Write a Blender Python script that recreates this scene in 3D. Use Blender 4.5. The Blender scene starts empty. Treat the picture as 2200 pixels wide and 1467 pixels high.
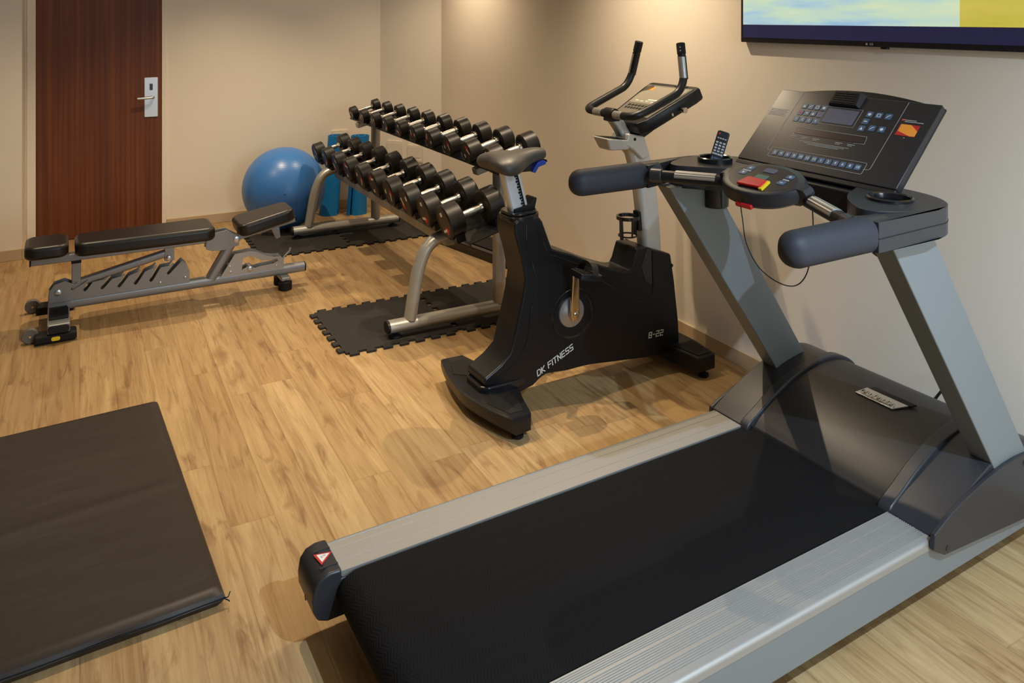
import bpy, bmesh, math, random
from mathutils import Vector, Matrix, noise

random.seed(7)
SC = bpy.context.scene
COL = SC.collection
PI = math.pi
V3 = Vector


# ------------------------------------------------------------------ helpers
class MB:
    """Collects shapes (each in the current frame M) and links them as ONE mesh object."""

    def __init__(self):
        self.v, self.f, self.mi, self.M, self.cm = [], [], [], Matrix(), 0
        self.uv = {}

    def add(self, vs, fs):
        o = len(self.v)
        self.v += [self.M @ V3(p) for p in vs]
        for f in fs:
            self.f.append([o + i for i in f])
            self.mi.append(self.cm)
        return self

    def box(self, x0, x1, y0, y1, z0, z1):
        vs = [(x, y, z) for x in (x0, x1) for y in (y0, y1) for z in (z0, z1)]
        return self.add(vs, [(0, 1, 3, 2), (4, 6, 7, 5), (0, 4, 5, 1), (2, 3, 7, 6), (0, 2, 6, 4), (1, 5, 7, 3)])

    def prism(self, poly, a, b, plane='xz'):
        def P(p, t):
            if plane == 'xz': return (p[0], t, p[1])
            if plane == 'xy': return (p[0], p[1], t)
            return (t, p[0], p[1])
        n = len(poly)
        vs = [P(p, a) for p in poly] + [P(p, b) for p in poly]
        fs = [tuple(range(n)), tuple(range(2 * n - 1, n - 1, -1))]
        fs += [(i, (i + 1) % n, n + (i + 1) % n, n + i) for i in range(n)]
        return self.add(vs, fs)

    def loft(self, secs, cap=True, close=True):
        n = len(secs[0])
        vs = [p for s in secs for p in s]
        fs = []
        for k in range(len(secs) - 1):
            for i in range(n if close else n - 1):
                j = (i + 1) % n
                fs.append((k * n + i, k * n + j, (k + 1) * n + j, (k + 1) * n + i))
        if cap:
            fs.append(tuple(range(n)))
            m = (len(secs) - 1) * n
            fs.append(tuple(range(m + n - 1, m - 1, -1)))
        return self.add(vs, fs)

    def sweep(self, path, prof, up=(0, 0, 1)):
        """prof: list of (side, up) offsets, swept along path."""
        path = [V3(p) for p in path]
        secs = []
        for i, p in enumerate(path):
            t = (path[min(i + 1, len(path) - 1)] - path[max(i - 1, 0)]).normalized()
            s = t.cross(V3(up))
            if s.length < 1e-4: s = V3((1, 0, 0))
            s.normalize()
            u = s.cross(t).normalized()
            pr = prof(i / (len(path) - 1)) if callable(prof) else prof
            secs.append([p + s * a + u * b for a, b in pr])
        return self.loft(secs)

    def tube(self, path, r, seg=12):
        path = [V3(p) for p in path]
        t0 = (path[1] - path[0]).normalized()
        s = t0.orthogonal().normalized()
        secs = []
        for i, p in enumerate(path):
            t = (path[min(i + 1, len(path) - 1)] - path[max(i - 1, 0)]).normalized()
            s = (s - t * s.dot(t)).normalized()
            u = t.cross(s)
            rr = r(i / (len(path) - 1)) if callable(r) else r
            secs.append([p + (s * math.cos(q) + u * math.sin(q)) * rr for q in [2 * PI * k / seg for k in range(seg)]])
        return self.loft(secs)

    def lathe(self, prof, seg=32, axis='z', c=(0, 0, 0), cap=True):
        """prof: (r, h) from one end to the other; ends are capped."""
        secs = []
        for r, h in prof:
            ring = []
            for k in range(seg):
                q = 2 * PI * k / seg
                a, b = r * math.cos(q), r * math.sin(q)
                p = {'z': (a, b, h), 'x': (h, a, b), 'y': (a, h, b)}[axis]
                ring.append((p[0] + c[0], p[1] + c[1], p[2] + c[2]))
            secs.append(ring)
        return self.loft(secs, cap)

    def sphere(self, c, r, seg=24, rings=14, sc=(1, 1, 1)):
        prof = []
        for i in range(rings + 1):
            q = -PI / 2 + PI * i / rings
            prof.append((max(1e-4, r * math.cos(q)), r * math.sin(q)))
        secs = [[(c[0] + a * math.cos(t) * sc[0], c[1] + a * math.sin(t) * sc[1], c[2] + h * sc[2])
                 for t in [2 * PI * k / seg for k in range(seg)]] for a, h in prof]
        return self.loft(secs)

    def text(self, body, size, depth=0.0006, align='CENTER', shear=0.0):
        cu = bpy.data.curves.new('lettering', 'FONT')
        cu.body, cu.size, cu.extrude, cu.align_x, cu.align_y, cu.shear = body, size, depth, align, 'CENTER', shear
        cu.resolution_u = 3
        o = bpy.data.objects.new('lettering', cu)
        COL.objects.link(o)
        dg = bpy.context.evaluated_depsgraph_get()
        me = bpy.data.meshes.new_from_object(o.evaluated_get(dg))
        self.add([v.co.copy() for v in me.vertices], [tuple(p.vertices) for p in me.polygons])
        bpy.data.objects.remove(o)
        bpy.data.curves.remove(cu)
        bpy.data.meshes.remove(me)
        return self

    def build(self, name, mats, parent=None, bevel=0, seg=2, smooth=35, sub=0, recalc=True):
        me = bpy.data.meshes.new(name)
        me.from_pydata([tuple(p) for p in self.v], [], self.f)
        mats = mats if isinstance(mats, (list, tuple)) else [mats]
        for m in mats: me.materials.append(m)
        me.polygons.foreach_set('material_index', self.mi)
        if recalc:
            bm = bmesh.new()
            bm.from_mesh(me)
            bmesh.ops.recalc_face_normals(bm, faces=bm.faces)
            bm.to_mesh(me)
            bm.free()
        me.polygons.foreach_set('use_smooth', [True] * len(me.polygons))
        me.set_sharp_from_angle(angle=math.radians(smooth))
        o = bpy.data.objects.new(name, me)
        COL.objects.link(o)
        if parent: o.parent = parent
        if bevel:
            b = o.modifiers.new('bevel', 'BEVEL')
            b.width, b.segments, b.limit_method, b.angle_limit = bevel, seg, 'ANGLE', math.radians(38)
            b.harden_normals = True
            b.use_clamp_overlap = True
        if sub:
            s = o.modifiers.new('sub', 'SUBSURF')
            s.levels = s.render_levels = sub
        return o


def cut(o, cutter):
    """Subtracts the cutter's shape from o's mesh for good (before any bevel)."""
    mods = [(m.width, m.segments) for m in o.modifiers if m.type == 'BEVEL']
    o.modifiers.clear()
    c = cutter.build('cutter', M['black_matte'], o.parent)
    b = o.modifiers.new('cut', 'BOOLEAN')
    b.object, b.operation, b.solver = c, 'DIFFERENCE', 'EXACT'
    dg = bpy.context.evaluated_depsgraph_get()
    me = bpy.data.meshes.new_from_object(o.evaluated_get(dg))
    o.modifiers.clear()
    o.data = me
    bpy.data.objects.remove(c)
    while len(me.materials) > 1: me.materials.pop()
    me.polygons.foreach_set('material_index', [0] * len(me.polygons))
    me.polygons.foreach_set('use_smooth', [True] * len(me.polygons))
    me.set_sharp_from_angle(angle=math.radians(35))
    for w_, s_ in mods:
        b = o.modifiers.new('bevel', 'BEVEL')
        b.width, b.segments, b.limit_method, b.angle_limit = w_, s_, 'ANGLE', math.radians(38)
        b.harden_normals = True
    return o


def chaikin(p, n=2):
    for _ in range(n):
        q = []
        for a, b in zip(p, p[1:] + p[:1]):
            q += [(a[0] * .75 + b[0] * .25, a[1] * .75 + b[1] * .25), (a[0] * .25 + b[0] * .75, a[1] * .25 + b[1] * .75)]
        p = q
    return p


GLYPH = {'D': [[(0, 0), (.5, 0), (.7, .2), (.7, .8), (.5, 1), (0, 1), (0, 0)]], 'K': [[(0, 0), (0, 1)], [(.66, 1), (.08, .5), (.66, 0)]],
         'F': [[(0, 0), (0, 1), (.65, 1)], [(0, .5), (.55, .5)]], 'I': [[(0, 0), (0, 1)]], 'T': [[(0, 1), (.7, 1)], [(.35, 1), (.35, 0)]],
         'N': [[(0, 0), (0, 1), (.68, 0), (.68, 1)]], 'E': [[(.65, 0), (0, 0), (0, 1), (.65, 1)], [(0, .5), (.6, .5)]],
         'S': [[(.65, 1), (0, 1), (0, .5), (.65, .5), (.65, 0), (0, 0)]], 'B': [[(0, 0), (.65, 0), (.65, 1), (0, 1), (0, 0)], [(0, .5), (.65, .5)]],
         '2': [[(0, 1), (.65, 1), (.65, .5), (0, .5), (0, 0), (.65, 0)]], '-': [[(.05, .5), (.4, .5)]]}


def strokes(w, body, h, wd=.15, shear=.2, gap=.30, z=.0005):
    """Square technical lettering, centred on the origin of the frame w.M."""
    adv = {'I': .0, '-': .45, ' ': .25}
    W_ = sum(adv.get(c, .68) + gap for c in body) - gap
    x = -W_ / 2
    for c in body:
        for line in GLYPH.get(c, []):
            for (a, b), (p, q) in zip(line, line[1:]):
                a_, b_ = V3((x + a + shear * (b - .5), b - .5, 0)) * h, V3((x + p + shear * (q - .5), q - .5, 0)) * h
                d_ = (b_ - a_).normalized() * wd * h / 2
                n_ = V3((-d_.y, d_.x, 0))
                w.prism([tuple((a_ - d_ + n_)[:2]), tuple((b_ + d_ + n_)[:2]), tuple((b_ + d_ - n_)[:2]), tuple((a_ - d_ - n_)[:2])], 0, z, 'xy')
        x += adv.get(c, .68) + gap
    return w


def tag(o, label, cat, group=None):
    o['label'], o['category'] = label, cat
    if group: o['group'] = group
    return o


def thing(name, label, cat, loc=(0, 0, 0), rz=0, group=None):
    o = bpy.data.objects.new(name, None)
    COL.objects.link(o)
    o.empty_display_size = 0.1
    o.location, o.rotation_euler = loc, (0, 0, math.radians(rz))
    return tag(o, label, cat, group)


def struct(o):
    o['kind'] = 'structure'
    return o


def fillet(pts, r, n=6):
    pts = [V3(p) for p in pts]
    out = [pts[0]]
    for a, b, c in zip(pts, pts[1:], pts[2:]):
        rr = min(r, (b - a).length * .48, (c - b).length * .48)
        p, q = b + (a - b).normalized() * rr, b + (c - b).normalized() * rr
        for k in range(n + 1):
            t = k / n
            out.append(p * (1 - t) ** 2 + b * 2 * t * (1 - t) + q * t * t)
    out.append(pts[-1])
    return out


def spline(pts, n=8):
    pts = [V3(p) if len(p) == 3 else V3((p[0], p[1], 0)) for p in pts]
    P = [pts[0] * 2 - pts[1]] + pts + [pts[-1] * 2 - pts[-2]]
    out = []
    for i in range(1, len(P) - 2):
        for k in range(n):
            t = k / n
            a, b, c, d = P[i - 1:i + 3]
            out.append(.5 * (2 * b + (c - a) * t + (2 * a - 5 * b + 4 * c - d) * t * t + (3 * b - a - 3 * c + d) * t ** 3))
    out.append(pts[-1])
    return out


def sp2(pts, n=8):
    return [(p.x, p.y) for p in spline(pts, n)]


def rrect(w, h, r, n=5, cx=0, cy=0):
    out = []
    for sx, sy, a0 in ((1, 1, 0), (-1, 1, 90), (-1, -1, 180), (1, -1, 270)):
        for k in range(n + 1):
            a = math.radians(a0 + 90 * k / n)
            out.append((cx + sx * (w / 2 - r) + r * math.cos(a), cy + sy * (h / 2 - r) + r * math.sin(a)))
    return out


def ell(a, b, n=16, cx=0, cy=0):
    return [(cx + a * math.cos(2 * PI * k / n), cy + b * math.sin(2 * PI * k / n)) for k in range(n)]


def frame(o, x, y, z):
    m = Matrix.Identity(4)
    for i, a in enumerate((x, y, z)):
        a = V3(a).normalized()
        for j in range(3): m[j][i] = a[j]
    for j in range(3): m[j][3] = o[j]
    return m


# ---------------------------------------------------------------- materials
def srgb(r, g, b):
    f = lambda c: (c / 255 / 12.92) if c / 255 <= .04045 else ((c / 255 + .055) / 1.055) ** 2.4
    return (f(r), f(g), f(b), 1)


def mat(name, col, rough=.5, metal=0, bump=None, coat=0, spec=.5, emit=None, var=0, stretch=(1, 1, 1)):
    m = bpy.data.materials.new(name)
    m.use_nodes = True
    N, L = m.node_tree.nodes, m.node_tree.links
    b = N['Principled BSDF']
    c = srgb(*col)
    b.inputs['Base Color'].default_value = c
    b.inputs['Roughness'].default_value = rough
    b.inputs['Metallic'].default_value = metal
    b.inputs['Coat Weight'].default_value = coat
    b.inputs['Specular IOR Level'].default_value = spec
    if emit:
        b.inputs['Emission Color'].default_value = srgb(*emit[0])
        b.inputs['Emission Strength'].default_value = emit[1]
    tc = N.new('ShaderNodeTexCoord')
    mp = N.new('ShaderNodeMapping')
    mp.inputs['Scale'].default_value = stretch
    L.new(tc.outputs['Object'], mp.inputs['Vector'])
    nz = N.new('ShaderNodeTexNoise')
    nz.inputs['Scale'].default_value = bump[0] if bump else 6
    nz.inputs['Detail'].default_value = 4
    L.new(mp.outputs['Vector'], nz.inputs['Vector'])
    if bump:
        bp = N.new('ShaderNodeBump')
        bp.inputs['Strength'].default_value = bump[1]
        bp.inputs['Distance'].default_value = bump[2]
        L.new(nz.outputs['Fac'], bp.inputs['Height'])
        L.new(bp.outputs['Normal'], b.inputs['Normal'])
    if var:
        mx = N.new('ShaderNodeMix')
        mx.data_type = 'RGBA'
        mx.inputs['A'].default_value = tuple(x * (1 - var) for x in c[:3]) + (1,)
        mx.inputs['B'].default_value = tuple(min(1, x * (1 + var)) for x in c[:3]) + (1,)
        n2 = N.new('ShaderNodeTexNoise')
        n2.inputs['Scale'].default_value = 3.5
        n2.inputs['Detail'].default_value = 5
        L.new(mp.outputs['Vector'], n2.inputs['Vector'])
        L.new(n2.outputs['Fac'], mx.inputs['Factor'])
        L.new(mx.outputs['Result'], b.inputs['Base Color'])
    return m


def floor_material():
    m = bpy.data.materials.new('oak_planks')
    m.use_nodes = True
    N, L = m.node_tree.nodes, m.node_tree.links
    b = N['Principled BSDF']

    def math_(op, a, c=None, d=None):
        n = N.new('ShaderNodeMath')
        n.operation = op
        for i, x in enumerate((a, c, d)):
            if x is None: continue
            if isinstance(x, (int, float)): n.inputs[i].default_value = x
            else: L.new(x, n.inputs[i])
        return n.outputs[0]

    def noise_(vec, scale, detail=4, rough=.55, dist=0):
        n = N.new('ShaderNodeTexNoise')
        n.inputs['Scale'].default_value = scale
        n.inputs['Detail'].default_value = detail
        n.inputs['Roughness'].default_value = rough
        n.inputs['Distortion'].default_value = dist
        L.new(vec, n.inputs['Vector'])
        return n.outputs['Fac']

    def comb(x, y, z):
        n = N.new('ShaderNodeCombineXYZ')
        for i, q in enumerate((x, y, z)):
            if isinstance(q, (int, float)): n.inputs[i].default_value = q
            else: L.new(q, n.inputs[i])
        return n.outputs[0]

    def ramp(fac, stops):
        n = N.new('ShaderNodeValToRGB')
        e = n.color_ramp.elements
        while len(e) < len(stops): e.new(.5)
        for el, (p, c) in zip(e, stops): el.position, el.color = p, c
        L.new(fac, n.inputs[0])
        return n.outputs[0]

    def mix(t, fac, a, c):
        n = N.new('ShaderNodeMix')
        n.data_type, n.blend_type = 'RGBA', t
        for k, x in (('Factor', fac), ('A', a), ('B', c)):
            if isinstance(x, (int, float)): n.inputs[k].default_value = x
            elif isinstance(x, tuple): n.inputs[k].default_value = x
            else: L.new(x, n.inputs[k])
        return n.outputs['Result']

    tc = N.new('ShaderNodeTexCoord')
    sp = N.new('ShaderNodeSeparateXYZ')
    L.new(tc.outputs['Object'], sp.inputs[0])
    X, Y = sp.outputs[0], sp.outputs[1]
    PW, PL = .142, 1.22
    col = math_('FLOOR', math_('DIVIDE', X, PW))
    wn = N.new('ShaderNodeTexWhiteNoise')
    wn.noise_dimensions = '1D'
    L.new(col, wn.inputs['W'])
    yy = math_('ADD', math_('DIVIDE', Y, PL), math_('MULTIPLY', wn.outputs['Value'], 7.3))
    row = math_('FLOOR', yy)
    wn2 = N.new('ShaderNodeTexWhiteNoise')
    wn2.noise_dimensions = '2D'
    L.new(comb(col, row, 0), wn2.inputs['Vector'])
    pid = wn2.outputs['Value']
    fx = math_('FRACT', math_('DIVIDE', X, PW))
    fy = math_('FRACT', yy)
    ex = math_('MINIMUM', fx, math_('SUBTRACT', 1, fx))
    ey = math_('MINIMUM', fy, math_('SUBTRACT', 1, fy))
    seam = math_('MINIMUM', math_('MULTIPLY', ex, PW), math_('MULTIPLY', ey, PL))
    off = math_('MULTIPLY', pid, 37)
    g1 = noise_(comb(math_('ADD', math_('MULTIPLY', X, 11), off), math_('MULTIPLY', Y, .8), off), 1.6, 6, .62, .7)
    g2 = noise_(comb(math_('ADD', math_('MULTIPLY', X, 95), off), math_('MULTIPLY', Y, 2.6), off), 1.5, 6, .75, .5)
    g3 = noise_(comb(math_('ADD', math_('MULTIPLY', X, 9), off), math_('MULTIPLY', Y, 1.5), off), 2.0, 4, .6, .8)
    g4 = noise_(comb(math_('ADD', math_('MULTIPLY', X, 30), off), math_('MULTIPLY', Y, 1.1), off), 1.5, 4, .6, 1.2)
    base = ramp(g1, [(.28, srgb(168, 140, 99)), (.45, srgb(181, 152, 109)), (.6, srgb(190, 162, 117)), (.8, srgb(203, 176, 130))])
    base = mix('MULTIPLY', .36, base, ramp(g2, [(.3, srgb(192, 172, 148)), (.6, (1, 1, 1, 1))]))
    base = mix('MULTIPLY', .36, base, ramp(g4, [(.36, srgb(190, 166, 140)), (.5, (1, 1, 1, 1))]))
    base = mix('MULTIPLY', .6, base, ramp(g3, [(.30, srgb(166, 138, 112)), (.45, (1, 1, 1, 1))]))
    tone = ramp(pid, [(0, srgb(234, 226, 217)), (.5, srgb(245, 241, 236)), (1, (1, 1, 1, 1))])
    base = mix('MULTIPLY', 1, base, tone)
    # knots
    vo = N.new('ShaderNodeTexVoronoi')
    vo.inputs['Scale'].default_value = 1
    vo.inputs['Randomness'].default_value = 1
    wob = noise_(tc.outputs['Object'], 14, 3)
    L.new(comb(math_('ADD', math_('MULTIPLY', X, 4.2), math_('MULTIPLY', wob, .25)),
               math_('ADD', math_('MULTIPLY', Y, 1.5), math_('MULTIPLY', wob, .2)), 0), vo.inputs['Vector'])
    knot = ramp(vo.outputs['Distance'], [(.03, srgb(118, 82, 56)), (.10, srgb(196, 164, 134)), (.2, (1, 1, 1, 1))])
    base = mix('MULTIPLY', .45, base, knot)
    sm = ramp(seam, [(.0, srgb(150, 118, 88)), (.0016, (1, 1, 1, 1))])
    base = mix('MULTIPLY', .28, base, sm)
    L.new(base, b.inputs['Base Color'])
    b.inputs['Roughness'].default_value = .46
    b.inputs['Specular IOR Level'].default_value = .35
    bp = N.new('ShaderNodeBump')
    bp.inputs['Strength'].default_value = .12
    bp.inputs['Distance'].default_value = .002
    L.new(g2, bp.inputs['Height'])
    L.new(bp.outputs['Normal'], b.inputs['Normal'])
    return m


def door_material():
    m = bpy.data.materials.new('walnut_veneer')
    m.use_nodes = True
    N, L = m.node_tree.nodes, m.node_tree.links
    b = N['Principled BSDF']
    tc = N.new('ShaderNodeTexCoord')
    mp = N.new('ShaderNodeMapping')
    mp.inputs['Scale'].default_value = (16, 1, .32)
    L.new(tc.outputs['Object'], mp.inputs['Vector'])
    n1 = N.new('ShaderNodeTexNoise')
    n1.inputs['Scale'].default_value = 1.7
    n1.inputs['Detail'].default_value = 6
    n1.inputs['Roughness'].default_value = .62
    n1.inputs['Distortion'].default_value = .35
    L.new(mp.outputs['Vector'], n1.inputs['Vector'])
    mp2 = N.new('ShaderNodeMapping')
    mp2.inputs['Scale'].default_value = (4.2, 1, .30)
    mp2.inputs['Location'].default_value = (.42, 0, .1)
    L.new(tc.outputs['Object'], mp2.inputs['Vector'])
    wv = N.new('ShaderNodeTexWave')
    wv.wave_type, wv.bands_direction = 'BANDS', 'X'
    wv.inputs['Scale'].default_value = 2.2
    wv.inputs['Distortion'].default_value = 3.5
    wv.inputs['Detail'].default_value = 3
    wv.inputs['Detail Scale'].default_value = .7
    L.new(mp2.outputs['Vector'], wv.inputs['Vector'])
    r = N.new('ShaderNodeValToRGB')
    r.color_ramp.elements.new(.5)
    for el, (p, c) in zip(r.color_ramp.elements, [(.3, srgb(92, 50, 28)), (.5, srgb(110, 61, 33)), (.72, srgb(130, 76, 42))]):
        el.position, el.color = p, c
    L.new(n1.outputs['Fac'], r.inputs[0])
    r2 = N.new('ShaderNodeValToRGB')
    r2.color_ramp.elements[0].color = srgb(196, 176, 160)
    r2.color_ramp.elements[1].position = .35
    L.new(wv.outputs['Fac'], r2.inputs[0])
    mx = N.new('ShaderNodeMix')
    mx.data_type, mx.blend_type = 'RGBA', 'MULTIPLY'
    mx.inputs['Factor'].default_value = .35
    L.new(r.outputs[0], mx.inputs['A'])
    L.new(r2.outputs[0], mx.inputs['B'])
    L.new(mx.outputs['Result'], b.inputs['Base Color'])
    b.inputs['Roughness'].default_value = .5
    b.inputs['Specular IOR Level'].default_value = .3
    return m


def belt_material():
    m = mat('belt_rubber', (21, 20, 20), .78, spec=.12)
    N, L = m.node_tree.nodes, m.node_tree.links
    b = N['Principled BSDF']
    uv = N.new('ShaderNodeUVMap')
    sp = N.new('ShaderNodeSeparateXYZ')
    L.new(uv.outputs[0], sp.inputs[0])

    def mm(op, a, c=None):
        n = N.new('ShaderNodeMath')
        n.operation = op
        for i, x in enumerate((a, c)):
            if x is None: continue
            if isinstance(x, (int, float)): n.inputs[i].default_value = x
            else: L.new(x, n.inputs[i])
        return n.outputs[0]
    tri = mm('PINGPONG', sp.outputs[1], .028)
    s = mm('SINE', mm('MULTIPLY', mm('ADD', sp.outputs[0], mm('MULTIPLY', tri, .5)), 2 * PI / .0085))
    bp = N.new('ShaderNodeBump')
    bp.inputs['Strength'].default_value = .28
    bp.inputs['Distance'].default_value = .0011
    L.new(s, bp.inputs['Height'])
    L.new(bp.outputs['Normal'], b.inputs['Normal'])
    return m


def ball_material():
    m = mat('ball_vinyl', (62, 122, 196), .34, spec=.5)
    N, L = m.node_tree.nodes, m.node_tree.links
    b = N['Principled BSDF']
    tc = N.new('ShaderNodeTexCoord')
    wv = N.new('ShaderNodeTexWave')
    wv.wave_type, wv.bands_direction = 'BANDS', 'Z'
    wv.inputs['Scale'].default_value = 26
    L.new(tc.outputs['Object'], wv.inputs['Vector'])
    bp = N.new('ShaderNodeBump')
    bp.inputs['Strength'].default_value = .06
    bp.inputs['Distance'].default_value = .002
    L.new(wv.outputs['Fac'], bp.inputs['Height'])
    L.new(bp.outputs['Normal'], b.inputs['Normal'])
    return m


def screen_material():
    """A lit television picture: pale sea-and-sand shapes, a yellow panel at one side, dark band below."""
    m = bpy.data.materials.new('tv_picture')
    m.use_nodes = True
    N, L = m.node_tree.nodes, m.node_tree.links
    b = N['Principled BSDF']
    tc = N.new('ShaderNodeTexCoord')
    mp = N.new('ShaderNodeMapping')
    mp.inputs['Rotation'].default_value = (.55, 0, 0)
    mp.inputs['Scale'].default_value = (1, 2.2, 14)
    L.new(tc.outputs['Object'], mp.inputs['Vector'])
    n1 = N.new('ShaderNodeTexNoise')
    n1.inputs['Scale'].default_value = 1.1
    n1.inputs['Detail'].default_value = 3
    L.new(mp.outputs['Vector'], n1.inputs['Vector'])
    r = N.new('ShaderNodeValToRGB')
    e = r.color_ramp.elements
    stops = [(.26, srgb(150, 192, 226)), (.4, srgb(186, 216, 222)), (.5, srgb(202, 228, 206)), (.66, srgb(222, 236, 196))]
    while len(e) < 4: e.new(.5)
    for el, (p, c) in zip(e, stops): el.position, el.color = p, c
    L.new(n1.outputs['Fac'], r.inputs[0])
    r3 = N.new('ShaderNodeValToRGB')
    r3.color_ramp.elements[0].color, r3.color_ramp.elements[0].position = srgb(196, 184, 60), .3
    r3.color_ramp.elements[1].color, r3.color_ramp.elements[1].position = srgb(220, 202, 96), .75
    L.new(n1.outputs['Fac'], r3.inputs[0])
    sp = N.new('ShaderNodeSeparateXYZ')
    L.new(tc.outputs['Object'], sp.inputs[0])
    lt = N.new('ShaderNodeMath')
    lt.operation = 'LESS_THAN'
    lt.inputs[1].default_value = -.325
    L.new(sp.outputs[1], lt.inputs[0])
    mx = N.new('ShaderNodeMix')
    mx.data_type = 'RGBA'
    L.new(lt.outputs[0], mx.inputs['Factor'])
    L.new(r.outputs[0], mx.inputs['A'])
    L.new(r3.outputs[0], mx.inputs['B'])
    b.inputs['Base Color'].default_value = (.01, .01, .01, 1)
    b.inputs['Roughness'].default_value = .3
    L.new(mx.outputs['Result'], b.inputs['Emission Color'])
    b.inputs['Emission Strength'].default_value = 1.0
    return m


M = {}
M['wall'] = mat('wall_paint', (238, 227, 210), .75, bump=(90, .05, .002), spec=.25)
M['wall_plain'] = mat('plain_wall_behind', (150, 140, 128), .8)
M['ceiling'] = mat('ceiling_paint', (226, 216, 202), .8)
M['base'] = mat('baseboard_wood', (194, 170, 138), .5, var=.08)
M['floor'] = floor_material()
M['door'] = door_material()
M['steel'] = mat('brushed_steel', (190, 192, 194), .32, .9, bump=(120, .05, .001), stretch=(1, 1, 8))
M['white_metal'] = mat('satin_plate', (214, 222, 230), .35, .35)
M['grey_paint'] = mat('silver_grey_powdercoat', (168, 166, 160), .38, .45, bump=(600, .04, .0005))
M['dark_grey_paint'] = mat('gunmetal_powdercoat', (142, 142, 142), .36, .45, bump=(600, .04, .0005))
M['tread_grey'] = mat('treadmill_frame_paint', (124, 129, 130), .42, .25, bump=(500, .03, .0005))
M['alu'] = mat('anodised_aluminium', (164, 162, 157), .42, .5, bump=(160, .04, .0006), stretch=(.3, 6, 6))
M['black_plastic'] = mat('black_plastic', (24, 24, 26), .38, spec=.35, bump=(400, .06, .0006))
M['black_gloss'] = mat('black_gloss_plastic', (26, 26, 28), .2, coat=.2)
M['black_matte'] = mat('black_rubber', (22, 21, 21), .7, spec=.3, bump=(250, .1, .001))
M['bike_shell'] = mat('bike_shell_plastic', (18, 19, 22), .36, spec=.4, bump=(700, .05, .0005))
M['charcoal'] = mat('charcoal_plastic', (46, 46, 49), .36, spec=.4, bump=(450, .05, .0006))
M['hood'] = mat('motor_cover_plastic', (38, 36, 36), .40, .0, spec=.4, bump=(500, .04, .0005))
M['foam'] = mat('grip_foam', (44, 45, 52), .62, spec=.35, bump=(500, .12, .001))
M['saddle'] = mat('saddle_vinyl', (66, 64, 63), .45, bump=(300, .08, .001))
M['vinyl'] = mat('black_vinyl', (27, 24, 22), .38, bump=(220, .08, .0012))
M['mat_tile'] = mat('rubber_tile', (42, 40, 38), .78, spec=.3, bump=(260, .2, .0012), var=.06)
M['gym_mat'] = mat('brown_black_vinyl', (46, 38, 32), .46, spec=.35, bump=(7, .16, .012), stretch=(1, 3, 1), var=.1)
M['wheel'] = mat('grey_wheel', (112, 106, 98), .5)
M['silver'] = mat('light_silver_paint', (204, 202, 196), .36, .3)
M['chrome'] = mat('chrome', (214, 210, 202), .16, 1)
M['knurl'] = mat('knurled_chrome', (198, 194, 186), .28, 1, bump=(500, .5, .002))
M['red'] = mat('red_plastic', (196, 28, 34), .4)
M['red_print'] = mat('red_print', (186, 32, 36), .5)
M['white_print'] = mat('white_print', (226, 224, 218), .55)
M['grey_print'] = mat('grey_print', (176, 176, 174), .6)
M['yellow'] = mat('yellow_plastic', (232, 200, 30), .45)
M['orange'] = mat('orange_print', (240, 150, 50), .5)
M['blue_key'] = mat('blue_key', (62, 92, 122), .45)
M['green_key'] = mat('green_key', (50, 98, 84), .45)
M['lcd'] = mat('lcd_glass', (98, 100, 116), .2)
M['led'] = mat('dark_red_window', (44, 26, 30), .25)
M['blue_lever'] = mat('blue_lever_plastic', (26, 66, 178), .38)
M['blue_foam'] = mat('blue_exercise_foam', (0, 116, 184), .6, bump=(160, .15, .0015))
M['ball'] = ball_material()
M['belt'] = belt_material()
M['tv'] = screen_material()
M['tv_black'] = mat('tv_bezel', (30, 28, 34), .3)
M['tv_band'] = mat('tv_dark_band', (10, 10, 14), .25, emit=((38, 36, 66), 1.0))
M['switch'] = mat('switch_plate', (232, 221, 202), .45)
M['lamp'] = mat('lamp_disc', (255, 240, 220), .5, emit=((255, 214, 160), 6))
M['glass'] = mat('window_glass', (240, 245, 248), .05, spec=.5)
M['con_face'] = mat('console_face', (36, 35, 38), .32, spec=.4, bump=(500, .03, .0004))
M['bike_face'] = mat('bike_console_face', (112, 108, 98), .28)
M['bike_lcd'] = mat('bike_console_window', (146, 141, 128), .22)

# --------------------------------------------------------------------- room
ROOM_H = 2.6
o = MB().box(-3, 2.95, -2.2, 7.0, -.1, 0).build('floor', M['floor'])
struct(o)
o = MB().box(-3, 2.95, -2.2, 7.0, ROOM_H, ROOM_H + .1).build('ceiling', M['ceiling'])
struct(o)
o = MB().box(2.75, 2.9, -2.1, 6.95, 0, ROOM_H).build('wall_right', M['wall'])
struct(o)
# chamfered corner between the back wall and the right wall
o = MB().prism([(2.34, 6.735), (2.75, 6.325), (2.75, 6.735)], 0, ROOM_H, 'xy').build('wall_corner', M['wall'])
struct(o)
w = MB()
w.box(-.6, -.335, 6.735, 6.88, 0, ROOM_H).box(.595, 2.75, 6.735, 6.88, 0, ROOM_H).box(-.335, .595, 6.735, 6.88, 2.12, ROOM_H)
w.box(-.335, .595, 6.80, 6.88, 0, 2.12)
struct(w.build('wall_back', M['wall']))
o = MB().box(-3, -.345, 6.352, 6.735, 0, ROOM_H).build('wall_left_return', M['wall'])
struct(o)
o = MB().box(-2.95, -2.8, -2.1, 6.352, 0, ROOM_H).build('wall_left', M['wall_plain'])
struct(o)
w = MB()   # wall behind the photographer, with the daylight window opening
w.box(-2.8, 1.3, -2.1, -1.95, 0, ROOM_H).box(2.6, 2.75, -2.1, -1.95, 0, ROOM_H)
w.box(1.3, 2.6, -2.1, -1.95, 0, .8).box(1.3, 2.6, -2.1, -1.95, 2.3, ROOM_H)
struct(w.build('wall_front', M['wall_plain']))
w = MB()
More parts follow.
